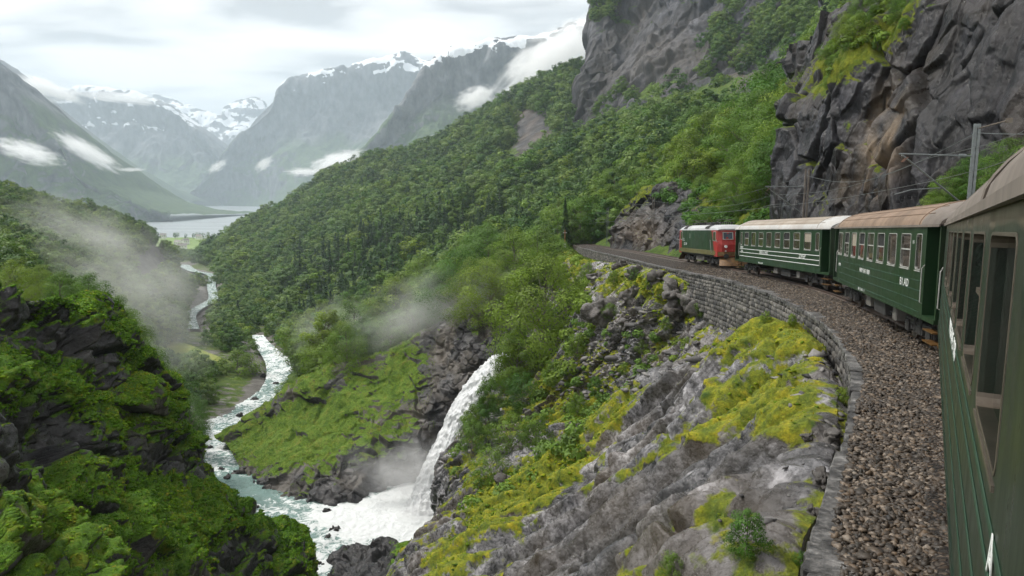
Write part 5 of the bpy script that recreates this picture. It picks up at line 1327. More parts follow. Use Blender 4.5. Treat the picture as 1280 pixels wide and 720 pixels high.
def broad_tree(H, W_, n, leaf, seed, mat, nl=34, lean=0.0, open_=0.0, base=0.22, cols_=None, mult=1):
    """tapered trunk with limbs that reach every foliage lump; returns (crown mesh, trunk mesh)"""
    rng = np.random.default_rng(seed); lumps = []; lim = []
    trunk = [np.array((0,0,-.4)), np.array((0,0,H*.12)), np.array((W_*.04*rng.standard_normal(), W_*.04*rng.standard_normal(), H*.35)), np.array((W_*.08*rng.standard_normal()+lean*H*.3, W_*.06*rng.standard_normal(), H*.62)), np.array((lean*H*.6, 0, H*.90))]
    for i in range(nl):
        h = base + (1-base)*(i+.5)/nl
        prof_ = math.sin(math.pi*min(1,(h-base)/(1-base)*.82+.16))**.65
        a = i*2.39996 + rng.uniform(-.4,.4); rr = W_*.5*prof_*rng.uniform(.35,1.0)**.7
        lx = lean*H*h*.6
        s = W_*rng.uniform(.09,.185)*(1.0 if h < .85 else .8)*(18/nl)**.12
        cz = H*h*rng.uniform(.94,1.03)-s*.4
        lumps.append(((math.cos(a)*rr+lx, math.sin(a)*rr, cz),(s*1.1, s*1.1, s*(.95 if not open_ else .6))))
        lim.append((h, lumps[-1][0]))
    V, Fc, T = leaf_cloud(lumps, n, leaf, rng)
    me = bpy.data.meshes.new('crown')
    o = mk('crown', V, Fc, M[mat], attrs={'tint': T}); cm = o.data; bpy.data.objects.remove(o)
    mb = MB(); mb.tube(trunk, 0, 8, rs=[H*.024+.02, H*.019, H*.014, H*.009, H*.003])
    for h, c in lim:
        zt = max(H*.14, c[2]-abs(c[0]-0)*.5-abs(c[1])*.5-.05*H); zt = min(zt, H*.82)
        t = zt/H; x0 = np.interp(t, [-.01,.12,.35,.62,.9], [q[0] for q in trunk]); y0 = np.interp(t, [-.01,.12,.35,.62,.9], [q[1] for q in trunk])
        m_ = ((x0+c[0])/2, (y0+c[1])/2, (zt+c[2])/2-.02*H)
        mb.tube([(x0,y0,zt), m_, c], 0, 5, rs=[H*.008*(1.15-t), H*.005*(1.15-t), H*.0015], caps=False)
    me = bpy.data.meshes.new('trunk'); me.from_pydata(mb.v, [], mb.f); me.materials.append(M['bark']); me.update()
    return cm, me
def spruce_tree(H, W_, n, leaf, seed):
    rng = np.random.default_rng(seed); P_, N_, S_ = [], [], []
    nl = int(10+n/60)
    z = rng.random(n)**1.25; lay = np.floor(z*16)/16 + .5/16; zz = .06+.94*z
    r = W_*.5*(1-zz)**.85*(.65+.35*(1-(z*16 % 1))) ; a = rng.uniform(0,2*np.pi,n); star = 0.75+.25*np.abs(np.sin(a*3.5+lay*37)); rr = r*star*np.sqrt(rng.uniform(.25,1,n))
    p = np.stack([rr*np.cos(a), rr*np.sin(a), H*zz - rr*.30], 1)
    out = np.stack([np.cos(a), np.sin(a), -0.35+0*a], 1); nn = np.stack([np.cos(a)*.5, np.sin(a)*.5, 1+0*a], 1) + .35*rng.standard_normal((n,3)); nn /= np.linalg.norm(nn,axis=1,keepdims=True)
    t1 = out+.25*rng.standard_normal((n,3)); t1 /= np.linalg.norm(t1,axis=1,keepdims=True); t2 = np.cross(nn,t1)
    s = (leaf*rng.uniform(.6,1.3,n)*(1.1-.5*zz))[:,None]
    V = np.stack([p-t1*s*.5, p+t2*s*.22, p+t1*s*.5, p-t2*s*.22], 1)
    o = mk('crown', V.reshape(-1,3), np.arange(n*4).reshape(n,4), M['needle'], attrs={'tint': np.repeat(rng.random(n),4)}); cm = o.data; bpy.data.objects.remove(o)
    mb = MB().tube([(0,0,-.5),(0,0,H*.5),(0,0,H*.98)], 0, 6, rs=[H*.016,H*.009,H*.001]); me = bpy.data.meshes.new('trunk'); me.from_pydata(mb.v, [], mb.f); me.materials.append(M['bark']); me.update()
    return cm, me
# prototypes: unit height trees, scaled when placed
FAR = [broad_tree(1, w, 1300, .062, 100+i, m_, nl=15, base=.1) for i, (w, m_) in enumerate([(.85,'leaf'),(.80,'leaf_dark'),(.95,'leaf_mid'),(.70,'leaf_deep'),(.88,'leaf_dark'),(.9,'leaf_mid'),(.8,'leaf_deep')])]
MID = [broad_tree(1, w, 8000, .025, 200+i, m_, nl=34) for i, (w, m_) in enumerate([(.78,'leaf'),(.66,'leaf'),(.84,'leaf_dark'),(.6,'leaf')])]
NEAR = [broad_tree(1, w, 24000, .0135, 300+i, m_, nl=60) for i, (w, m_) in enumerate([(.72,'leaf'),(.62,'leaf'),(.82,'leaf'),(.7,'leaf_dark')])]
SPF = [spruce_tree(1, w, 420, .11, 400+i) for i, w in enumerate((.46,.38,.54))]
SPM = [spruce_tree(1, w, 2600, .05, 420+i) for i, w in enumerate((.36,.32))]
BUSH = [broad_tree(1, w, 5000, .042, 500+i, m_, nl=26, base=.02) for i, (w, m_) in enumerate([(1.25,'leaf'),(1.5,'leaf_dark'),(1.1,'leaf')])]
def tree(kind, i, pos, h, label, group, name='broadleaf_tree', cat='tree', wide=1.0, rz=None, trunk=True):
    cm, tm = kind[i % len(kind)]
    t = empty(name, tuple(pos)); t.rotation_euler = (random.uniform(-.06,.06), random.uniform(-.06,.06), random.uniform(0, 6.28) if rz is None else rz); t.scale = (h*wide, h*wide*random.uniform(.92,1.08), h)
    tag(t, label, cat, group)
    c = bpy.data.objects.new('crown' if cat == 'tree' else 'foliage', cm); C.objects.link(c); c.parent = t
    if trunk: k = bpy.data.objects.new('trunk' if cat == 'tree' else 'stem', tm); C.objects.link(k); k.parent = t
    return t
def hit(patch, px, py, lift=0.0):
    """the nearest surface point of a terrain sheet that shows at this pixel"""
    G = patch.pts(); a, b = proj(G); d = (a-px)**2+(b-py)**2
    near = d < max(9, d.min()*2.0+4); idx = np.where(near)[0]
    j = idx[np.argmin(G[idx,1])]
    return G[j] + np.array((0,0,lift))

# scattered forest: spots drawn over a sheet, thinned by where the photograph has wood
rng = np.random.default_rng(5)
def inpoly(x, y, poly):
    r = np.zeros(len(x), bool); n = len(poly); j = n-1
    for i in range(n):
        xi, yi = poly[i]; xj, yj = poly[j]
        c = ((yi > y) != (yj > y)) & (x < (xj-xi)*(y-yi)/(yj-yi+1e-9)+xi); r ^= c; j = i
    return r
spots = []     # pos, height, species(0 broad, 1 spruce), region
def sow(patch, k, hfun, keep, region, mind=0.55):
    p, n, iv, iu = patch.sample(k, rng); a, b = proj(p); h = hfun(p, a, b)
    kp = keep(p, a, b, n); p, h, a, b = p[kp], h[kp], a[kp], b[kp]
    # poisson thinning on a grid
    out = []; cell = {}
    for i in range(len(p)):
        r = h[i]*mind; key = (int(p[i,0]//r), int(p[i,1]//r), int(p[i,2]//(r*1.5)))
        if key in cell: continue
        cell[key] = 1; out.append(i)
    return p[out], h[out], a[out], b[out]
# right hillside
OPEN = [[(345,408),(308,408),(312,440),(326,470),(324,490),(290,510),(254,530),(232,560),(260,600),(345,600),(306,560),(334,535),(370,512),(382,490),(376,460),(348,435)],
        [(216,322),(275,334),(282,375),(262,397),(246,424),(222,418),(228,390),(252,372),(250,352),(216,344)],
        [(190,430),(240,433),(288,456),(268,468),(190,468)],
        [(640,140),(692,138),(695,186),(655,192),(640,170)], [(715,170),(742,-30),(1050,-30),(1046,20),(1000,75),(950,120),(935,150),(880,120),(830,135),(760,158)], [(332,308),(362,306),(366,316),(334,320)], [(338,212),(372,214),(374,228),(340,232)]]
def hfx(p): return np.clip(7.5+p[:,1]/100, 7, 16)
def covers(p, h):
    r = np.zeros(len(p), bool)
    for t in (0.0, .5, 1.0):
        q = p.copy(); q[:,2] += h*t; a, b = proj(q)
        for k_, g_ in enumerate(OPEN): r |= inpoly(a, b, g_) & (True if (k_ != 2 or t == 0) else False) & (True if k_ < 3 else (rng.random(len(p)) < (.75 if k_ != 4 else .9)))
    return r
gaps = [[(632,135),(700,140),(700,192),(640,192)], [(330,208),(372,206),(380,240),(330,240)], [(860,120),(935,105),(950,150),(880,158)]]
def keep_r(p, a, b, n):
    k = (p[:,1] > 122) | ((a > 1200))
    k &= (p[:,1] > 95) | (a > 700)
    for g_ in gaps: k &= ~(inpoly(a, b, g_) & (rng.random(len(a)) < .82))
    near_track = np.zeros(len(a), bool)
    for s0 in range(0, 190, 3):
        tx, ty, _, _ = track(s0); near_track |= ((p[:,0]-tx)**2 + (p[:,1]-ty)**2) < 9.0**2
    k &= ~near_track
    k &= ~((a > 720) & (p[:,1] < 100))
    k &= ~covers(p, hfx(p))
    k &= fbm(p, 34, 3, 71) > -0.30
    return k
pr, hr, ar, br = sow(rhp, 60000, lambda p, a, b: np.clip(9.5+p[:,1]/75, 9, 22)*rng.uniform(.5,1.35,len(p)), keep_r, 'r', .74)
def keep_l(p, a, b, n): return (p[:,1] > 72) & ~covers(p, 7+0*p[:,0]) & (fbm(p, 25, 3, 72) > -0.5) & ~inpoly(a, b, [(150,330),(200,300),(215,345),(175,380)])
pl_, hl, al, bl = sow(lhp, 26000, lambda p, a, b: np.clip(5.0+p[:,1]/75, 5, 12)*rng.uniform(.65,1.3,len(p)), keep_l, 'l', .7)
riverpts = np.array([c for c in rc])
def keep_v(p, a, b, n):
    d = np.min(np.abs(p[:,None,0]-np.interp(p[:,1], riverpts[:,1], riverpts[:,0])[:,None]), axis=1)
    return ~covers(p, 8+0*p[:,0]) & (d > np.where(p[:,1] < 330, 12, 14)) & (p[:,1] > 150) & (p[:,1] < 1150) & ~inpoly(a,b,[(246,345),(262,345),(262,400),(246,400)]) & ~((p[:,1]<240)&(a>262)&(a<300))
pv_, hv, av, bv_ = sow(vfp, 70000, lambda p, a, b: np.clip(6+p[:,1]/150, 5, 10)*rng.uniform(.7,1.25,len(p)), keep_v, 'v', .55)
hc_moss = hcp_mo.reshape(hcp.nv, hcp.nu)
pc_, nc_, iv_, iu_ = hcp.sample(16000, rng); kc = (hc_moss[iv_,iu_] > .66) & (nc_[:,2] > .25); pc_ = pc_[kc][:2600]; hc_h = rng.uniform(7,13,len(pc_))
ap_ = np.concatenate([pr, pl_, pv_, pc_]); ah = np.concatenate([hr, hl, hv, hc_h]); ax, ay = proj(ap_); reg = np.array(['r']*len(pr)+['l']*len(pl_)+['v']*len(pv_)+['c']*len(pc_))
SPR = [(372,330),(420,330),(455,300),(520,288),(600,268),(640,262),(655,290),(600,330),(560,352),(500,372),(455,395),(420,440),(370,430),(350,390)]
isp = (inpoly(ax+18*fbm(ap_, 30, 3, 88), ay+14*fbm(ap_, 30, 3, 89), SPR) & (rng.random(len(ax)) < .72)) | (rng.random(len(ax)) < .012)
ah = np.where(isp, ah*rng.uniform(.8,1.3,len(ah)), ah)
inview = (ax > -30) & (ax < 1310) & (ay > -60) & (ay < 760)
big = ah/ap_[:,1]*(reg != 'c')
order = np.argsort(-big*inview)
nb = ns = 0; take = np.zeros(len(ax), bool)
REG = {'r': 'wooded slope right of the valley', 'l': 'misty slope left of the valley', 'v': 'wooded floor of the valley'}
for j in order:
    if not inview[j]: continue
    if isp[j]:
        if ns >= 150: continue
        ns += 1
    else:
        if nb >= 210: continue
        nb += 1
    take[j] = True
    w = REG[reg[j]]; far_ = ap_[j,1] > 230
    if isp[j]: tree(SPF if far_ else SPM, j, ap_[j]-np.array((0,0,.3)), ah[j], 'dark pointed spruce on the '+w, 'spruces on the '+w, 'spruce_tree')
    else: tree(FAR if ap_[j,1] > 260 else MID, j, ap_[j]-np.array((0,0,.3)), ah[j], 'round leafy tree on the '+w, 'leafy trees on the '+w, 'broadleaf_tree', wide=random.uniform(.95,1.3))
    if nb >= 210 and ns >= 150: break
print('TREES', len(ax), nb, ns)
# the rest reads as one mass per kind: instances on points
def mass(name, protos, pos, h, wide, label_mat):
    srcs = []
    o = mk(name, pos, np.zeros((0,3),int) if False else np.array([[0,0,0]])[:0], None, attrs={'hh': h, 'ww': h*wide, 'rz': rng.uniform(0,6.28,len(pos))})
    ng = bpy.data.node_groups.new(name, 'GeometryNodeTree'); ng.interface.new_socket('Geometry', in_out='INPUT', socket_type='NodeSocketGeometry'); ng.interface.new_socket('Geometry', in_out='OUTPUT', socket_type='NodeSocketGeometry')
    N, L = ng.nodes, ng.links; gi = N.new('NodeGroupInput'); go = N.new('NodeGroupOutput'); iop = N.new('GeometryNodeInstanceOnPoints'); jn = N.new('GeometryNodeJoinGeometry')
    m2p = N.new('GeometryNodeMeshToPoints'); L.new(gi.outputs[0], m2p.inputs[0]); L.new(m2p.outputs[0], iop.inputs['Points'])
    for pr_ in protos:
        oi = N.new('GeometryNodeObjectInfo'); oi.inputs['As Instance'].default_value = True; oi.transform_space = 'ORIGINAL'; oi.inputs['Object'].default_value = pr_; L.new(oi.outputs['Geometry'], jn.inputs[0])
    L.new(jn.outputs[0], iop.inputs['Instance']); iop.inputs['Pick Instance'].default_value = True
    ri = N.new('FunctionNodeRandomValue'); ri.data_type = 'INT'; ri.inputs[4].default_value = 0; ri.inputs[5].default_value = len(protos)-1; L.new(ri.outputs[2], iop.inputs['Instance Index'])
    def na(n_): q = N.new('GeometryNodeInputNamedAttribute'); q.data_type = 'FLOAT'; q.inputs[0].default_value = n_; return q.outputs[0]
    cs = N.new('ShaderNodeCombineXYZ'); L.new(na('ww'), cs.inputs[0]); L.new(na('ww'), cs.inputs[1]); L.new(na('hh'), cs.inputs[2]); L.new(cs.outputs[0], iop.inputs['Scale'])
    cr2 = N.new('ShaderNodeCombineXYZ'); L.new(na('rz'), cr2.inputs[2]); L.new(cr2.outputs[0], iop.inputs['Rotation'])
    L.new(iop.outputs[0], go.inputs[0]); md = o.modifiers.new('instances', 'NODES'); md.node_group = ng
    tag(o, kind='stuff'); return o
def crown_objs(kind):
    out = []
    for cm, _ in kind:
        for o in bpy.data.objects:
            if o.data is cm: out.append(o); break
    return out
for i, px in enumerate((206,219,222,232,242,246,250,254,260,268)):
    b = P(px, 298-((i*7) % 3), 1500); tree(FAR, i, b, random.uniform(9,13), 'small dark tree among the farms by the fjord', 'trees among the farms by the fjord', wide=1.0)
for nm, protos, mask in (('forest', FAR, ~take & ~isp), ('spruce_forest', SPF, ~take & isp)):
    src_ = crown_objs(protos)
    mass(nm, src_, ap_[mask]-np.array((0,0,.3)), ah[mask], rng.uniform(.95,1.35,mask.sum()), None)

# ------------------------------------------------------------------ TREES AND BUSHES ONE CAN NAME
def tpx(kind, i, px, pyb, pyt, Y, label, name='broadleaf_tree', cat='tree', wide=1.0, group=None, sink=.3):
    """base at pixel (px, pyb) at depth Y, crown top at pyt"""
    b = P(px, pyb, Y); h = abs(P(px, pyt, Y)[2]-b[2]); return tree(kind, i, b-np.array((0,0,sink)), h, label, group, name, cat, wide)
tpx(NEAR, 0, 672, 512, 312, 90, 'tall bright green birch rising from the slope above the waterfall', 'birch_tree', wide=1.0)
tpx(NEAR, 1, 716, 470, 355, 95, 'slender birch leaning over the rocky hollow right of the tall birch', 'birch_tree', wide=.95)
tpx(NEAR, 1, 650, 520, 405, 88, 'leafy birch low on the rim beside the top of the waterfall', 'birch_tree', wide=1.1)
tpx(NEAR, 2, 606, 420, 322, 117, 'round bright tree above the top of the waterfall', wide=1.25)
tpx(NEAR, 0, 645, 392, 288, 135, 'large full-crowned tree between the round bright tree and the railway ledge', wide=1.2)
tpx(NEAR, 2, 572, 412, 312, 126, 'large light tree at the left end of the row above the waterfall', wide=1.2)
tpx(NEAR, 3, 612, 362, 280, 160, 'tall dark-green tree at the back of the row above the waterfall', wide=1.2)
tpx(MID, 0, 566, 405, 318, 136, 'round tree in the row above the waterfall, left of the bright one', wide=1.1)
tpx(MID, 1, 640, 345, 280, 165, 'full green tree below the far end of the railway ledge', wide=1.3)
tpx(MID, 2, 600, 350, 284, 175, 'broad green tree left of the one under the railway ledge', wide=1.3)
tpx(MID, 3, 672, 330, 283, 180, 'young tree at the shoulder of the railway ledge', wide=1.2)
tpx(NEAR, 3, 545, 425, 345, 130, 'grey-green tree in the mist above the waterfall cliff', wide=1.0)
tpx(NEAR, 0, 438, 505, 400, 122, 'tall loose birch in the spray on the crest of the grassy knoll', 'birch_tree', wide=.8)
tpx(MID, 1, 462, 485, 398, 128, 'pale birch right of the tall one on the grassy knoll', 'birch_tree', wide=.9)
tpx(MID, 0, 488, 470, 385, 130, 'misty round tree behind the grassy knoll', wide=1.1)
tpx(MID, 3, 515, 455, 375, 131, 'faint tree in the mist left of the waterfall cliff', wide=1.1)
tpx(MID, 2, 405, 500, 425, 130, 'dark leafy tree at the back of the grassy knoll', wide=1.1)
tpx(NEAR, 1, 358, 535, 472, 128, 'small tree on the tip of the knoll leaning over the rapids', wide=1.0)
tpx(BUSH, 0, 305, 560, 530, 122, 'low bush at the tip of the knoll by the rapids', 'bush', 'bush')
tpx(BUSH, 1, 322, 545, 522, 124, 'dark bush behind the low one at the tip of the knoll', 'bush', 'bush')
tpx(MID, 0, 300, 500, 437, 200, 'broad tree between the yellow field and the rapids', wide=1.3)
tpx(MID, 2, 280, 500, 448, 205, 'round dark tree at the corner of the yellow field', wide=1.3)
tpx(MID, 1, 262, 500, 445, 195, 'pointed tree standing in front of the yellow field', wide=.8)
# left of the valley, behind the crag
for i, (px, pb, pt, Y, lb) in enumerate([(112,440,338,84,'spreading birch behind the top of the left crag'),(78,420,335,80,'open birch behind the left crag, left of the spreading one'),(25,400,322,72,'bushy birch at the left edge above the crag'),(150,475,370,88,'birch in the mist right of the crag top'),
     (175,530,415,96,'hazy birch between the crag and the rapids'),(205,545,455,102,'pale misty tree above the near bank of the rapids'),(55,385,330,95,'small birch behind the crag top'),(240,560,490,112,'faint tree at the bend of the rapids')]):
    tpx(NEAR, i, px, pb, pt, Y, lb, 'birch_tree', wide=.95)
# belt of trees between the railway crag and the hillside
BT = [(985,272,150,76),(955,275,160,80),(1000,265,110,84),(925,280,190,86),(965,262,120,96),(905,278,205,98),(1025,225,95,88),(940,250,110,112),(990,225,90,110),(880,282,215,108),(1040,160,40,92),(905,240,135,128),(870,262,180,128),(1015,150,55,112),(850,270,205,142),(975,200,75,135),(945,205,85,150),(830,268,215,150),(1060,90,15,96),(1000,140,60,140),(880,215,140,158),(850,230,165,170)]
side = ['leafy tree in the belt behind the engine','birch in the belt between crag and hillside']
for i, (px, pb, pt, Y) in enumerate(BT):
    k = hit(rhp, px, pb) if False else None
    tpx(NEAR if Y < 120 else MID, i, px, pb, pt, Y, ['leafy tree in the belt climbing beside the dark crag','tall birch in the belt climbing beside the dark crag'][i % 2], 'broadleaf_tree' if i % 2 == 0 else 'birch_tree', wide=1.15, group='trees in the belt beside the dark crag' if i % 2 == 0 else 'birches in the belt beside the dark crag')
# bushes on top of the crag and in front of it
for i, (px, pb, pt, Y, lb) in enumerate([(1078,42,-22,61,'crooked little birch on the mossy top of the crag'),(1110,28,-30,60,'dark-stemmed tree on top of the crag, right of the crooked birch'),(1055,60,10,64,'small bright tree at the left shoulder of the crag top')]):
    tpx(NEAR, i, px, pb, pt, Y, lb, 'birch_tree', wide=.9)
for i, (px, pb, pt, Y, lb) in enumerate([(1185,275,205,31,'bright green bush left of the lattice mast'),(1222,268,180,30,'tall bright bush right of the lattice mast'),(1262,262,165,29,'tallest bright bush at the right edge behind the near roof'),(1300,262,170,28,'bright bush at the right border behind the near roof'),(1205,275,215,32,'bright bush directly behind the lattice mast'),(1165,280,232,33,'lowest bright bush at the left end of the row by the mast'),(1240,275,200,31,'bright bush between the mast and the right edge')]):
    tpx(BUSH2 if False else NEAR, i, px, pb, pt, Y, lb, 'bush', 'bush', wide=1.25)
pk, nk, ivk, iuk = crp.sample(4000, rng); ak, bk = proj(pk); kk = np.where((cr_mo.reshape(crp.nv,crp.nu)[ivk,iuk] > .55) & (ak > 1020) & (ak < 1230) & (bk > -40) & (bk < 120))[0][:26]
for j in kk: tree(BUSH, int(j), pk[j]-np.array((0,0,.1)), rng.uniform(.7,1.9), 'small bright shrub rooted on the mossy ledges high on the dark crag', 'shrubs on the ledges of the dark crag', 'shrub', 'shrub')
# shrubs behind the train, at the foot of the crag
for i, (px, pb, pt, Y) in enumerate([(875,284,262,92),(900,282,252,88),(925,280,256,84),(950,278,250,78),(975,276,254,72),(860,288,270,100),(1000,272,250,68),(938,268,235,84),(915,262,232,96)]):
    tpx(BUSH, i, px, pb, pt, Y, 'low green shrub on the bank behind the engine and pale coach', 'shrub', 'shrub', group='shrubs on the bank behind the engine')
# shrubs on the slope: placed on the rock sheet
SB = [(895,375,20,'upright green shrub growing at the foot of the retaining wall',True,0),(874,362,13,'light shrub at the left end of the retaining wall',False,2),(1055,500,20,'small fern-green shrub against the coping near the camera',False,0),
      (932,690,62,'fresh green shrub at the bottom of the picture between the slabs',False,2),(835,722,38,'bright ferny shrub at the bottom edge left of the fresh green one',False,0),(1003,705,20,'small shrub beside the coping at the bottom edge',False,0),
      (640,560,52,'dark leafy bush on the gorge rim under the slabs',False,1),(612,600,45,'bush hanging over the gorge next to the waterfall',False,1),(668,555,45,'round bright bush in the hollow above the gorge rim',False,2),(605,530,38,'bush on the rim beside the waterfall',False,1),
      (720,515,28,'light green shrub in the hollow',False,0),(745,490,24,'shrub among scree in the middle of the hollow',False,2),(800,440,22,'green shrub on the scree below the retaining wall',False,0),(760,395,18,'shrub under the boulder below the coping',False,1),
      (735,345,20,'green shrub on the shoulder below the far coping',False,0),(765,352,16,'shrub right of the shoulder boulder',False,2),(700,350,18,'grassy shrub at the left edge of the shoulder',False,0),(690,420,26,'bush halfway down the shoulder',False,1),(722,440,28,'wide bush at the bottom of the shoulder',False,2),
      (830,410,16,'small shrub below the masonry',False,0),(590,560,40,'dark bush clinging above the plunge pool',False,1),(650,500,40,'dense bush above the gorge rim',False,1),(690,480,30,'leafy bush under the tall birch',False,0),(780,465,16,'little shrub on the far side of the spur',False,2),(955,400,14,'grassy shrub on the crest of the spur',False,0),(985,392,14,'yellow-green shrub on the crest next to the wall',False,2),(880,392,26,'bushy shrub hiding the left foot of the masonry',False,0),(858,380,24,'round shrub between the ledge rocks left of the masonry',False,1),(836,366,20,'shrub growing over the rock block under the coping',False,2),(812,356,17,'low shrub beside the flat rock under the coping',False,0),(790,348,15,'shrub next to the pale rock under the far coping',False,1)]
for px, py, hp, lb, up_, k in SB:
    q = hit(fg, px, py); h = hp/F*q[1]*1.05
    tree(BUSH, k, q-np.array((0,0,.06*h)), h, lb, None, 'shrub', 'shrub', wide=.8 if not up_ else .5)
# slender tree in front of the fall
for px, py, pt, lb in ((612,528,462,'thin young tree standing in front of the waterfall'),(588,556,500,'thin sapling leaning towards the waterfall')):
    q = hit(fg, px, py); h = (py-pt)/F*q[1]; tree(MID, 1, q, h, lb, None, 'young_tree', 'tree', wide=.8)
# trees and houses by the fjord
M['white_wall'] = simple('white_boards', (0.75,0.74,0.70), 0.7, var=0.05); M['tile'] = simple('grey_roof', (0.22,0.20,0.19), 0.7, var=0.2)
def house(px, py, Y, w, d, h, rz, label):
    q = P(px, py, Y); t = empty('house', tuple(q)); t.rotation_euler = (0,0,rz); tag(t, label, 'house', None)
    MB().box(-w/2,w/2,-d/2,d/2,-2,h).add([(-w/2,-d/2,h),(w/2,-d/2,h),(w/2,d/2,h),(-w/2,d/2,h),(-w/2,0,h+d*.42),(w/2,0,h+d*.42)],[(0,4,3),(1,2,5)]).build('wall', M['white_wall'], t)
    MB().add([(-w/2-.5,-d/2-.6,h-.3),(w/2+.5,-d/2-.6,h-.3),(w/2+.5,0,h+d*.42+.15),(-w/2-.5,0,h+d*.42+.15),(w/2+.5,d/2+.6,h-.3),(-w/2-.5,d/2+.6,h-.3)],[(0,1,2,3),(3,2,4,5)]).box(-w*.1,-w*.1+.8,-.4,.4,h+d*.3,h+d*.42+1.2).build('roof', M['tile'], t)
    for k in range(3):
        x = (-.3+.3*k)*w; MB().box(x-.6,x+.6,-d/2-.06,-d/2+.02,h*.4,h*.75).build('window', M['glass'], t)
for a in [(204,297,1500,12,8,6,.3,'small white house at the left end of the far field'),(223,306,1350,14,9,6,-.3,'white farmhouse in the middle of the far field'),(228,310,1300,16,9,5,.5,'long white house below the far farmhouse'),(219,311,1290,9,7,5,.1,'small white shed left of the long far house'),(249,298,1480,12,8,5,0,'white house by the fjord shore right of the dark trees'),(232,304,1380,12,8,6,.9,'white gabled house above the long far house'),
          (323,373,470,6,5,3.6,.4,'pale cottage among the trees right of the river'),(440,420,300,0,0,0,0,None)]:
    if a[-1]: house(*a)

# ------------------------------------------------------------------ BOULDERS, SCREE, GROUND COVER
M['boulder'] = rock_material('boulder_rock', 0.3, (0.02,0.02,0.022), (0.22,0.215,0.21), (0.3,0.25,0.2), (0.04,0.06,0.01), (0.12,0.12,0.015), 0.6, (0.3,0.4,0), 0.4)
def boulder(pos, s, label, seed, group=None, flat=.75, moss=0.0, mat='boulder'):
    bm_n = 34; V = []
    th = np.linspace(0, np.pi, bm_n); ph = np.linspace(0, 2*np.pi, bm_n*2, endpoint=False)
    T_, P2 = np.meshgrid(th, ph, indexing='ij'); p = np.stack([np.sin(T_)*np.cos(P2), np.sin(T_)*np.sin(P2), np.cos(T_)], 2).reshape(-1,3)
    fv, _ = facets(p+seed*7.3, 0.85, seed, 1.3, .05); p2 = p*(0.82+0.52*fv+0.10*fbm(p+seed, .8, 4, seed))[:,None]
    p2 = np.sign(p2)*np.abs(p2)**0.9*np.array((1,random.uniform(.7,1),flat))*s
    i = np.arange(bm_n*bm_n*2).reshape(bm_n, bm_n*2); j = np.roll(i, -1, axis=1)
    o = mk('boulder', p2, np.stack([i[:-1], i[1:], j[1:], j[:-1]], 2).reshape(-1,4), M[mat], attrs={'moss': moss + 0.9*(p[:,2]-.45) + .4*fbm(p*s, .8*s, 3, seed), 'warm': p[:,0]*0+.2}, smooth=False)
    o.location = tuple(pos); o.rotation_euler = (0,0,random.uniform(0,6)); tag(o, label, 'boulder', group); return o
for k, (px, py, s, lb) in enumerate([(752,388,26,'big pale boulder on the shoulder below the coping'),(788,372,18,'flat-faced boulder right of the big pale one'),(700,402,10,'small boulder left of the big pale one'),(806,452,9,'small boulder on the scree'),(1040,545,15,'loose grey boulder next to the coping'),(1008,545,8,'small stone block on the moss near the coping'),
      (780,405,9,'angular stone under the big pale boulder'),(745,345,10,'rock on the crest of the shoulder'),(1030,600,20,'dark block leaning against the coping stones'),(1018,640,14,'dark broken block below the leaning one'),(628,600,14,'rounded rock on the gorge rim'),(868,378,24,'rock ledge at the left end of the masonry'),(842,362,20,'rock block under the coping left of the masonry'),(818,350,16,'flat rock under the coping behind the mossy knob'),(846,392,18,'lower rock ledge below the left end of the masonry'),(792,340,13,'pale rock under the far coping'),(775,332,11,'small rock at the foot of the far coping')]):
    q = hit(fg, px, py); boulder(q, s/F*q[1], lb, 30+k, moss=-.25)
for k, (px, py, s, z) in enumerate([(318,636,7,-44.2),(300,592,10,-44.8),(284,598,7,-44.7),(330,560,8,-46),(312,575,9,-45.4),(420,663,8,-44.1),(398,706,5,-44.2),(404,707,4,-44.2),(410,672,6,-44.1),(408,640,6,-44.1),(262,560,5,-46.4),(300,520,6,-50.1),(318,500,6,-52),(322,520,5,-50.1),(352,500,5,-52),(345,480,4,-54),(276,588,5,-45),(330,470,4,-55)]):
    q = on_level(px, py, z); boulder(q, s/F*q[1], 'wet dark rock standing in the white rapids', 60+k, 'wet rocks in the rapids', moss=-.6, mat='crag_left')
# scree on the slope
def px_stone(k, region, smin, smax, patch, lim):
    p, n, iv, iu = patch.sample(k, rng); a, b = proj(p); kk = region(a, b, p, n); return p[kk]
Zs = [inpoly]
pp, nn_, iv, iu = fg.sample(90000, rng); a, b = proj(pp); mval = fg_moss[iv,iu]; v6 = fg_v[iv,iu]
scz = inpoly(a, b, [(735,395),(800,385),(880,400),(870,450),(800,490),(740,500),(700,520),(690,470)]) | inpoly(a, b, [(930,590),(1030,560),(1045,640),(1010,715),(880,715),(900,640)]) | inpoly(a,b,[(950,440),(1052,430),(1055,600),(1020,600),(985,500)])
kp = scz & (v6 > 1.2) & (v6 < 5.9) & (rng.random(len(a)) < .32)
sz = rng.uniform(.03,.12,kp.sum())*np.clip(pp[kp][:,1]/16, .7, 3.0)*np.where(rng.random(kp.sum()) < .08, 2.0, 1)
m, nt, b_n = newmat('scree_stone'); nt.links.new(mixc(nt, .6, ramp(nt, attr(nt,'tint'), [(0,(0.02,0.02,0.02)),(0.6,(0.085,0.08,0.078)),(1,(0.22,0.21,0.20))]), ramp(nt, noise(nt, 9, 5, .6, objvec(nt)), [(.3,(.5,.5,.5)),(.7,(1.3,1.3,1.3))]), 'MULTIPLY'), b_n.inputs['Base Color']); b_n.inputs['Roughness'].default_value = .7
M['scree'] = m
tag(stones('scree', pp[kp], sz, .55, rng.random(kp.sum()), m, sink=.1), kind='stuff')
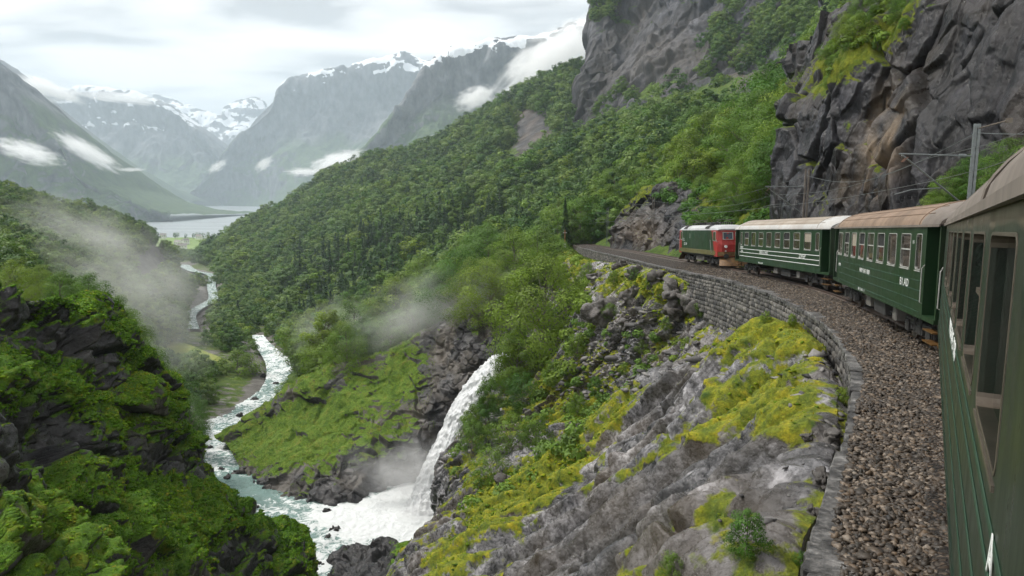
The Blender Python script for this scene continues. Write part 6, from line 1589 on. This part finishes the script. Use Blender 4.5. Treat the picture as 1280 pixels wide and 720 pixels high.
# grass blades, moss fronds and low leaves on the green parts
def blades(name, p, n, L_, wid, mat, tint, bend=.5):
    k = len(p); a = rng.uniform(0, 2*np.pi, k); d = np.stack([np.cos(a), np.sin(a), 0*a], 1)
    up = n*.5+np.array((0,0,.8))+.35*rng.standard_normal((k,3)); up /= np.linalg.norm(up,axis=1,keepdims=True)
    L2 = L_[:,None]; w2 = wid[:,None]
    V = np.stack([p-d*w2, p+d*w2, p+up*L2*.55+d*w2*.8+d*L2*.06, p+up*L2+d*L2*bend*.5, ], 1)
    o = mk(name, V.reshape(-1,3), np.stack([np.arange(k)*4, np.arange(k)*4+1, np.arange(k)*4+2, np.arange(k)*4+3],1), mat, attrs={'tint': np.repeat(tint,4)}); tag(o, kind='stuff'); return o
def grassmat(name, stops):
    m, nt, b = newmat(name); col = ramp(nt, attr(nt,'tint'), stops); nt.links.new(col, b.inputs['Base Color']); b.inputs['Roughness'].default_value = .7; b.inputs['Specular IOR Level'].default_value = .2
    tr = node(nt,'ShaderNodeBsdfTranslucent'); nt.links.new(col, tr.inputs[0]); mx = node(nt,'ShaderNodeMixShader'); mx.inputs[0].default_value = .3
    nt.links.new(b.outputs[0], mx.inputs[1]); nt.links.new(tr.outputs[0], mx.inputs[2]); nt.links.new(mx.outputs[0], nt.nodes['Material Output'].inputs[0]); return m
M['grassA'] = grassmat('grass_mix', [(0,(0.04,0.09,0.010)),(.35,(0.12,0.20,0.014)),(.65,(0.24,0.29,0.014)),(1,(0.38,0.33,0.02))])
M['grassB'] = grassmat('fern_mix', [(0,(0.04,0.10,0.010)),(.45,(0.09,0.20,0.014)),(.8,(0.17,0.27,0.018)),(1,(0.25,0.24,0.03))])
pp, nn_, iv, iu = fg.sample(420000, rng); a, b = proj(pp); mval = fg_moss[iv,iu]; v6 = fg_v[iv,iu]
vis = (a > 480) & (a < 1120) & (b < 760)
clump = fbm(pp, .9, 3, 801)
kp = vis & (mval + .35*clump > .62) & (v6 > 1.1) & (v6 < 6.2); k = kp.sum(); Yk = pp[kp][:,1]
yel = np.clip(.45 + .6*fbm(pp[kp], 4, 3, 77) + .5*fbm(pp[kp], .7, 3, 78) + .22*rng.standard_normal(k) + .25*sstep(850, 960, a[kp]) - .35*sstep(70, 95, Yk), 0, 1)
lg = rng.uniform(.014,.034,k)*np.clip(Yk/13, .8, 4.5)*np.where(clump[kp] > .30, 2.0, 1)
blades('moss_and_grass', pp[kp], nn_[kp], lg, lg*.3, M['grassA'], yel)
pp, nn_, iv, iu = lcp.sample(420000, rng); a, b = proj(pp); mval = lc_moss[iv,iu]; clump = fbm(pp, 1.6, 3, 803)
kp = (a > -60) & (a < 400) & (b < 760) & (b > 330) & (mval + .35*clump > .62); k = kp.sum(); Yk = pp[kp][:,1]
lg = rng.uniform(.05,.13,k)*np.clip(Yk/38, .7, 1.6)*np.where(clump[kp] > .25, 1.7, 1)
blades('crag_grass', pp[kp], nn_[kp], lg, lg*.22, M['grassB'], np.clip(.45+.5*fbm(pp[kp], 4, 3, 16)+.4*fbm(pp[kp], 1, 3, 19)+.28*rng.standard_normal(k), 0, 1))
# moss cushions and grass tussocks, half sunk into the ground
def mossmat(name, stops):
    m, nt, b = newmat(name); v = objvec(nt)
    col = mixc(nt, 1.0, ramp(nt, attr(nt,'tint'), stops), ramp(nt, noise(nt, 7, 6, .75, v), [(.3,(.45,.45,.45)),(.7,(1.5,1.5,1.4))]), 'MULTIPLY')
    nt.links.new(col, b.inputs['Base Color']); b.inputs['Roughness'].default_value = .95; b.inputs['Specular IOR Level'].default_value = .1
    bump(nt, b, noise(nt, 14, 6, .8, v), 1.0, .06); return m
def cushions(name, patch, mv, k, smin, smax, region, thr, mat, tf, flat=.6):
    pp, nn_, iv, iu = patch.sample(k, rng); a, b = proj(pp); kp = region(a, b, pp) & (mv[iv,iu] + .25*fbm(pp, 1.2, 3, 811) > thr); pp = pp[kp]
    sz = rng.uniform(smin, smax, len(pp))**1.0*np.clip(pp[:,1]/20, .6, 2.6)
    o = stones(name, pp, sz, flat, tf(pp), mat, sink=.25)
    o.data.polygons.foreach_set('use_smooth', np.ones(len(o.data.polygons), dtype=bool)); return o
M['cushA'] = mossmat('moss_cushion', [(0,(0.04,0.08,0.010)),(.4,(0.10,0.17,0.012)),(.7,(0.21,0.26,0.012)),(1,(0.36,0.31,0.02))])
M['cushB'] = mossmat('grass_tussock', [(0,(0.04,0.10,0.008)),(.45,(0.09,0.20,0.012)),(.8,(0.17,0.27,0.016)),(1,(0.25,0.24,0.03))])
cushions('moss_cushions', fg, fg_moss, 60000, .025, .085, lambda a,b,p: (a>480)&(a<1110)&(b<750)&(b>330), .72, M['cushA'], lambda p: np.clip(.45+.5*fbm(p,3,3,77)+.5*fbm(p,.8,3,78)+.15*rng.standard_normal(len(p)),0,1))
cushions('grass_tussocks', lcp, lc_moss, 90000, .03, .085, lambda a,b,p: (a>-60)&(a<400)&(b<760)&(b>330), .70, M['cushB'], lambda p: np.clip(.45+.45*fbm(p,4,3,16)+.5*fbm(p,1,3,19)+.15*rng.standard_normal(len(p)),0,1))
pp, nn_, iv, iu = knp.sample(120000, rng); a, b = proj(pp)
kp = (a > 270) & (a < 640) & (nn_[:,2] > .45) & (b < 640) & (fbm(pp, 3, 3, 805) > -.15) & (b < 600-(a-300)*.1) & (a < 545); k = kp.sum()
lg = rng.uniform(.10,.30,k); blades('knoll_grass', pp[kp], nn_[kp], lg, lg*.16, M['grassA'], np.clip(.30+.3*fbm(pp[kp], 6, 3, 16)+.15*rng.standard_normal(k), 0, 1))
# leafy undergrowth: small leaf clumps hugging the green hollows
def undergrowth(name, patch, poly, k, size, mat, hmax, cond=None):
    p, n, iv, iu = patch.sample(k*30, rng); a, b = proj(p); kk = np.where(inpoly(a, b, poly))[0][:k]
    lumps = [((p[j]+n[j]*hmax*.2), np.array((1,1,.7))*rng.uniform(.5,1.3)*hmax) for j in kk]
    if not lumps: return
    V, Fc, T = leaf_cloud(lumps, len(lumps)*170, size, rng, whole=False); o = mk(name, V, Fc, M[mat], attrs={'tint': T}); tag(o, kind='stuff')
undergrowth('undergrowth', fg, [(600,470),(640,440),(700,460),(760,520),(740,560),(640,620),(575,640),(560,580),(590,520)], 200, .34, 'leaf_dark', .95)
undergrowth('undergrowth', fg, [(690,320),(715,315),(735,335),(745,420),(700,500),(660,470),(665,400)], 130, .42, 'leaf', 1.1)
undergrowth('undergrowth', fg, [(700,400),(760,400),(830,420),(800,500),(740,510),(690,470)], 60, .25, 'leaf_dark', .6)
undergrowth('undergrowth', fg, [(800,400),(880,405),(860,450),(800,470)], 30, .2, 'leaf', .5)
undergrowth('undergrowth', scp, [(800,235),(870,228),(1000,230),(1000,285),(880,290),(845,270)], 160, .4, 'leaf', 1.1)
undergrowth('undergrowth', crp, [(1030,60),(1090,20),(1140,-20),(1100,60),(1050,110)], 40, .25, 'leaf', .6)
undergrowth('undergrowth', rhp, [(845,262),(1010,225),(1010,285),(845,300)], 220, .4, 'leaf', 1.2)
# ------------------------------------------------------------------ MIST AND LOW CLOUD (real volumes hanging in the valley)
def mist(name, px, py, Y, rx, ry, rz, dens, scale, thr=0.5, soft=0.25, rot=0.0, seed=0.0, label=None, stretch=(1,1,1), col=(1.0,1.0,1.0), step=None):
    c = P(px, py, Y)
    m = bpy.data.materials.new(name); m.use_nodes = True; nt = m.node_tree; nt.nodes.remove(nt.nodes['Principled BSDF'])
    pv = node(nt, 'ShaderNodeVolumePrincipled'); pv.inputs['Color'].default_value = (*col,1); pv.inputs['Anisotropy'].default_value = 0.2
    tc = node(nt, 'ShaderNodeTexCoord'); mp = node(nt, 'ShaderNodeMapping'); mp.inputs['Location'].default_value = (seed, seed*1.7, -seed); mp.inputs['Scale'].default_value = tuple(scale*q for q in stretch)
    nt.links.new(tc.outputs['Object'], mp.inputs[0]); n = noise(nt, 1.0, 5, 0.58, mp.outputs[0], 0.3)
    ln = node(nt, 'ShaderNodeVectorMath', operation='LENGTH'); nt.links.new(tc.outputs['Object'], ln.inputs[0])
    fall = math_(nt, 'SUBTRACT', 1.0, ln.outputs['Value'], True)
    f = math_(nt, 'ADD', n, math_(nt, 'MULTIPLY', math_(nt, 'SUBTRACT', fall, 0.5), 0.75))
    mr = node(nt, 'ShaderNodeMapRange', interpolation_type='SMOOTHSTEP'); mr.inputs['From Min'].default_value = thr; mr.inputs['From Max'].default_value = thr+soft; mr.inputs['To Max'].default_value = dens
    nt.links.new(f, mr.inputs[0]); edge = math_(nt, 'MULTIPLY', mr.outputs[0], math_(nt, 'MULTIPLY', fall, 3.0, True)); nt.links.new(edge, pv.inputs['Density']); nt.links.new(pv.outputs[0], nt.nodes['Material Output'].inputs['Volume'])
    nlat, nlon = 12, 20; vs = []
    for i in range(1, nlat):
        for j in range(nlon): t = math.pi*i/nlat; q = 2*math.pi*j/nlon; vs.append((1.03*math.sin(t)*math.cos(q), 1.03*math.sin(t)*math.sin(q), 1.03*math.cos(t)))
    vs += [(0,0,1.03),(0,0,-1.03)]; fs = []
    for i in range(nlat-2):
        for j in range(nlon): k = (j+1) % nlon; fs.append((i*nlon+j, (i+1)*nlon+j, (i+1)*nlon+k, i*nlon+k))
    for j in range(nlon): k = (j+1) % nlon; fs += [(len(vs)-2, j, k), (len(vs)-1, (nlat-2)*nlon+k, (nlat-2)*nlon+j)]
    o = MB().add(vs, fs).build(name, m); o.location = tuple(c); o.scale = (rx, ry, rz); o.rotation_euler = (0, rot, 0); tag(o, kind='stuff'); return o
mist('mist', 170, 350, 160, 34, 28, 20, 0.036, 3.0, .40, .45, 0.6, 1.0)
mist('mist', 95, 285, 210, 38, 30, 16, 0.020, 3.0, .40, .45, 0.4, 2.0)
mist('mist', 215, 430, 150, 16, 16, 16, 0.030, 2.6, .40, .45, 0.9, 4.0)
mist('mist', 225, 525, 122, 10, 9, 10, 0.030, 2.6, .40, .45, 0.2, 5.0)
mist('mist', 520, 400, 122, 24, 11, 14.0, 0.075, 3.0, .40, .45, -0.35, 7.0)
mist('mist', 420, 415, 160, 26, 14, 14, 0.042, 3.0, .40, .45, -0.2, 12.0)
mist('mist', 590, 370, 118, 16, 8, 9, 0.035, 3.0, .40, .45, -0.4, 13.0)
mist('mist', 520, 592, 93.0, 9.5, 5, 10.0, 0.26, 3.2, .40, .45, 0.35, 9.0)
mist('mist', 478, 600, 93, 11, 5, 8.0, 0.09, 3.2, .40, .45, 0.5, 15.0)
mist('mist', 530, 640, 87.5, 9, 4, 3.0, 0.22, 3.2, .36, .45, 0.0, 16.0)
# cloud scraps on the far slopes
mist('low_cloud', 425, 203, 2650, 190, 130, 70, 0.035, 4.5, .40, .32, -0.25, 21.0)
mist('low_cloud', 380, 215, 2500, 120, 70, 26, 0.03, 4.5, .40, .32, 0.0, 22.0)
mist('low_cloud', 330, 205, 2950, 85, 60, 38, 0.03, 4.5, .42, .32, -0.7, 23.0)
mist('low_cloud', 272, 208, 3500, 100, 60, 38, 0.03, 4.5, .42, .32, -0.6, 25.0)
mist('low_cloud', 110, 190, 2350, 210, 100, 48, 0.03, 4.5, .40, .32, 0.55, 27.0)
mist('low_cloud', 35, 190, 1900, 150, 90, 50, 0.03, 4.8, .42, .32, 0.3, 29.0)
mist('low_cloud', 165, 212, 2450, 80, 40, 13, 0.03, 3.9, .40, .32, 0.0, 33.0)
mist('low_cloud', 595, 122, 1850, 100, 70, 50, 0.04, 4.2, .41, .32, -0.3, 31.0)
mist('low_cloud', 690, 75, 1900, 260, 130, 110, 0.035, 4.5, .36, .32, -0.6, 35.0)
mist('low_cloud', 480, 205, 2300, 140, 70, 35, 0.03, 3.9, .39, .32, -0.15, 37.0)
mist('low_cloud', 540, 180, 1700, 90, 60, 30, 0.02, 4.2, .40, .32, -0.4, 41.0)
mist('low_cloud', 60, 112, 3900, 300, 160, 90, 0.02, 3.6, .36, .32, 0.3, 39.0)
mist('low_cloud', 150, 122, 5200, 500, 200, 70, 0.012, 3.6, .38, .32, 0.1, 43.0)
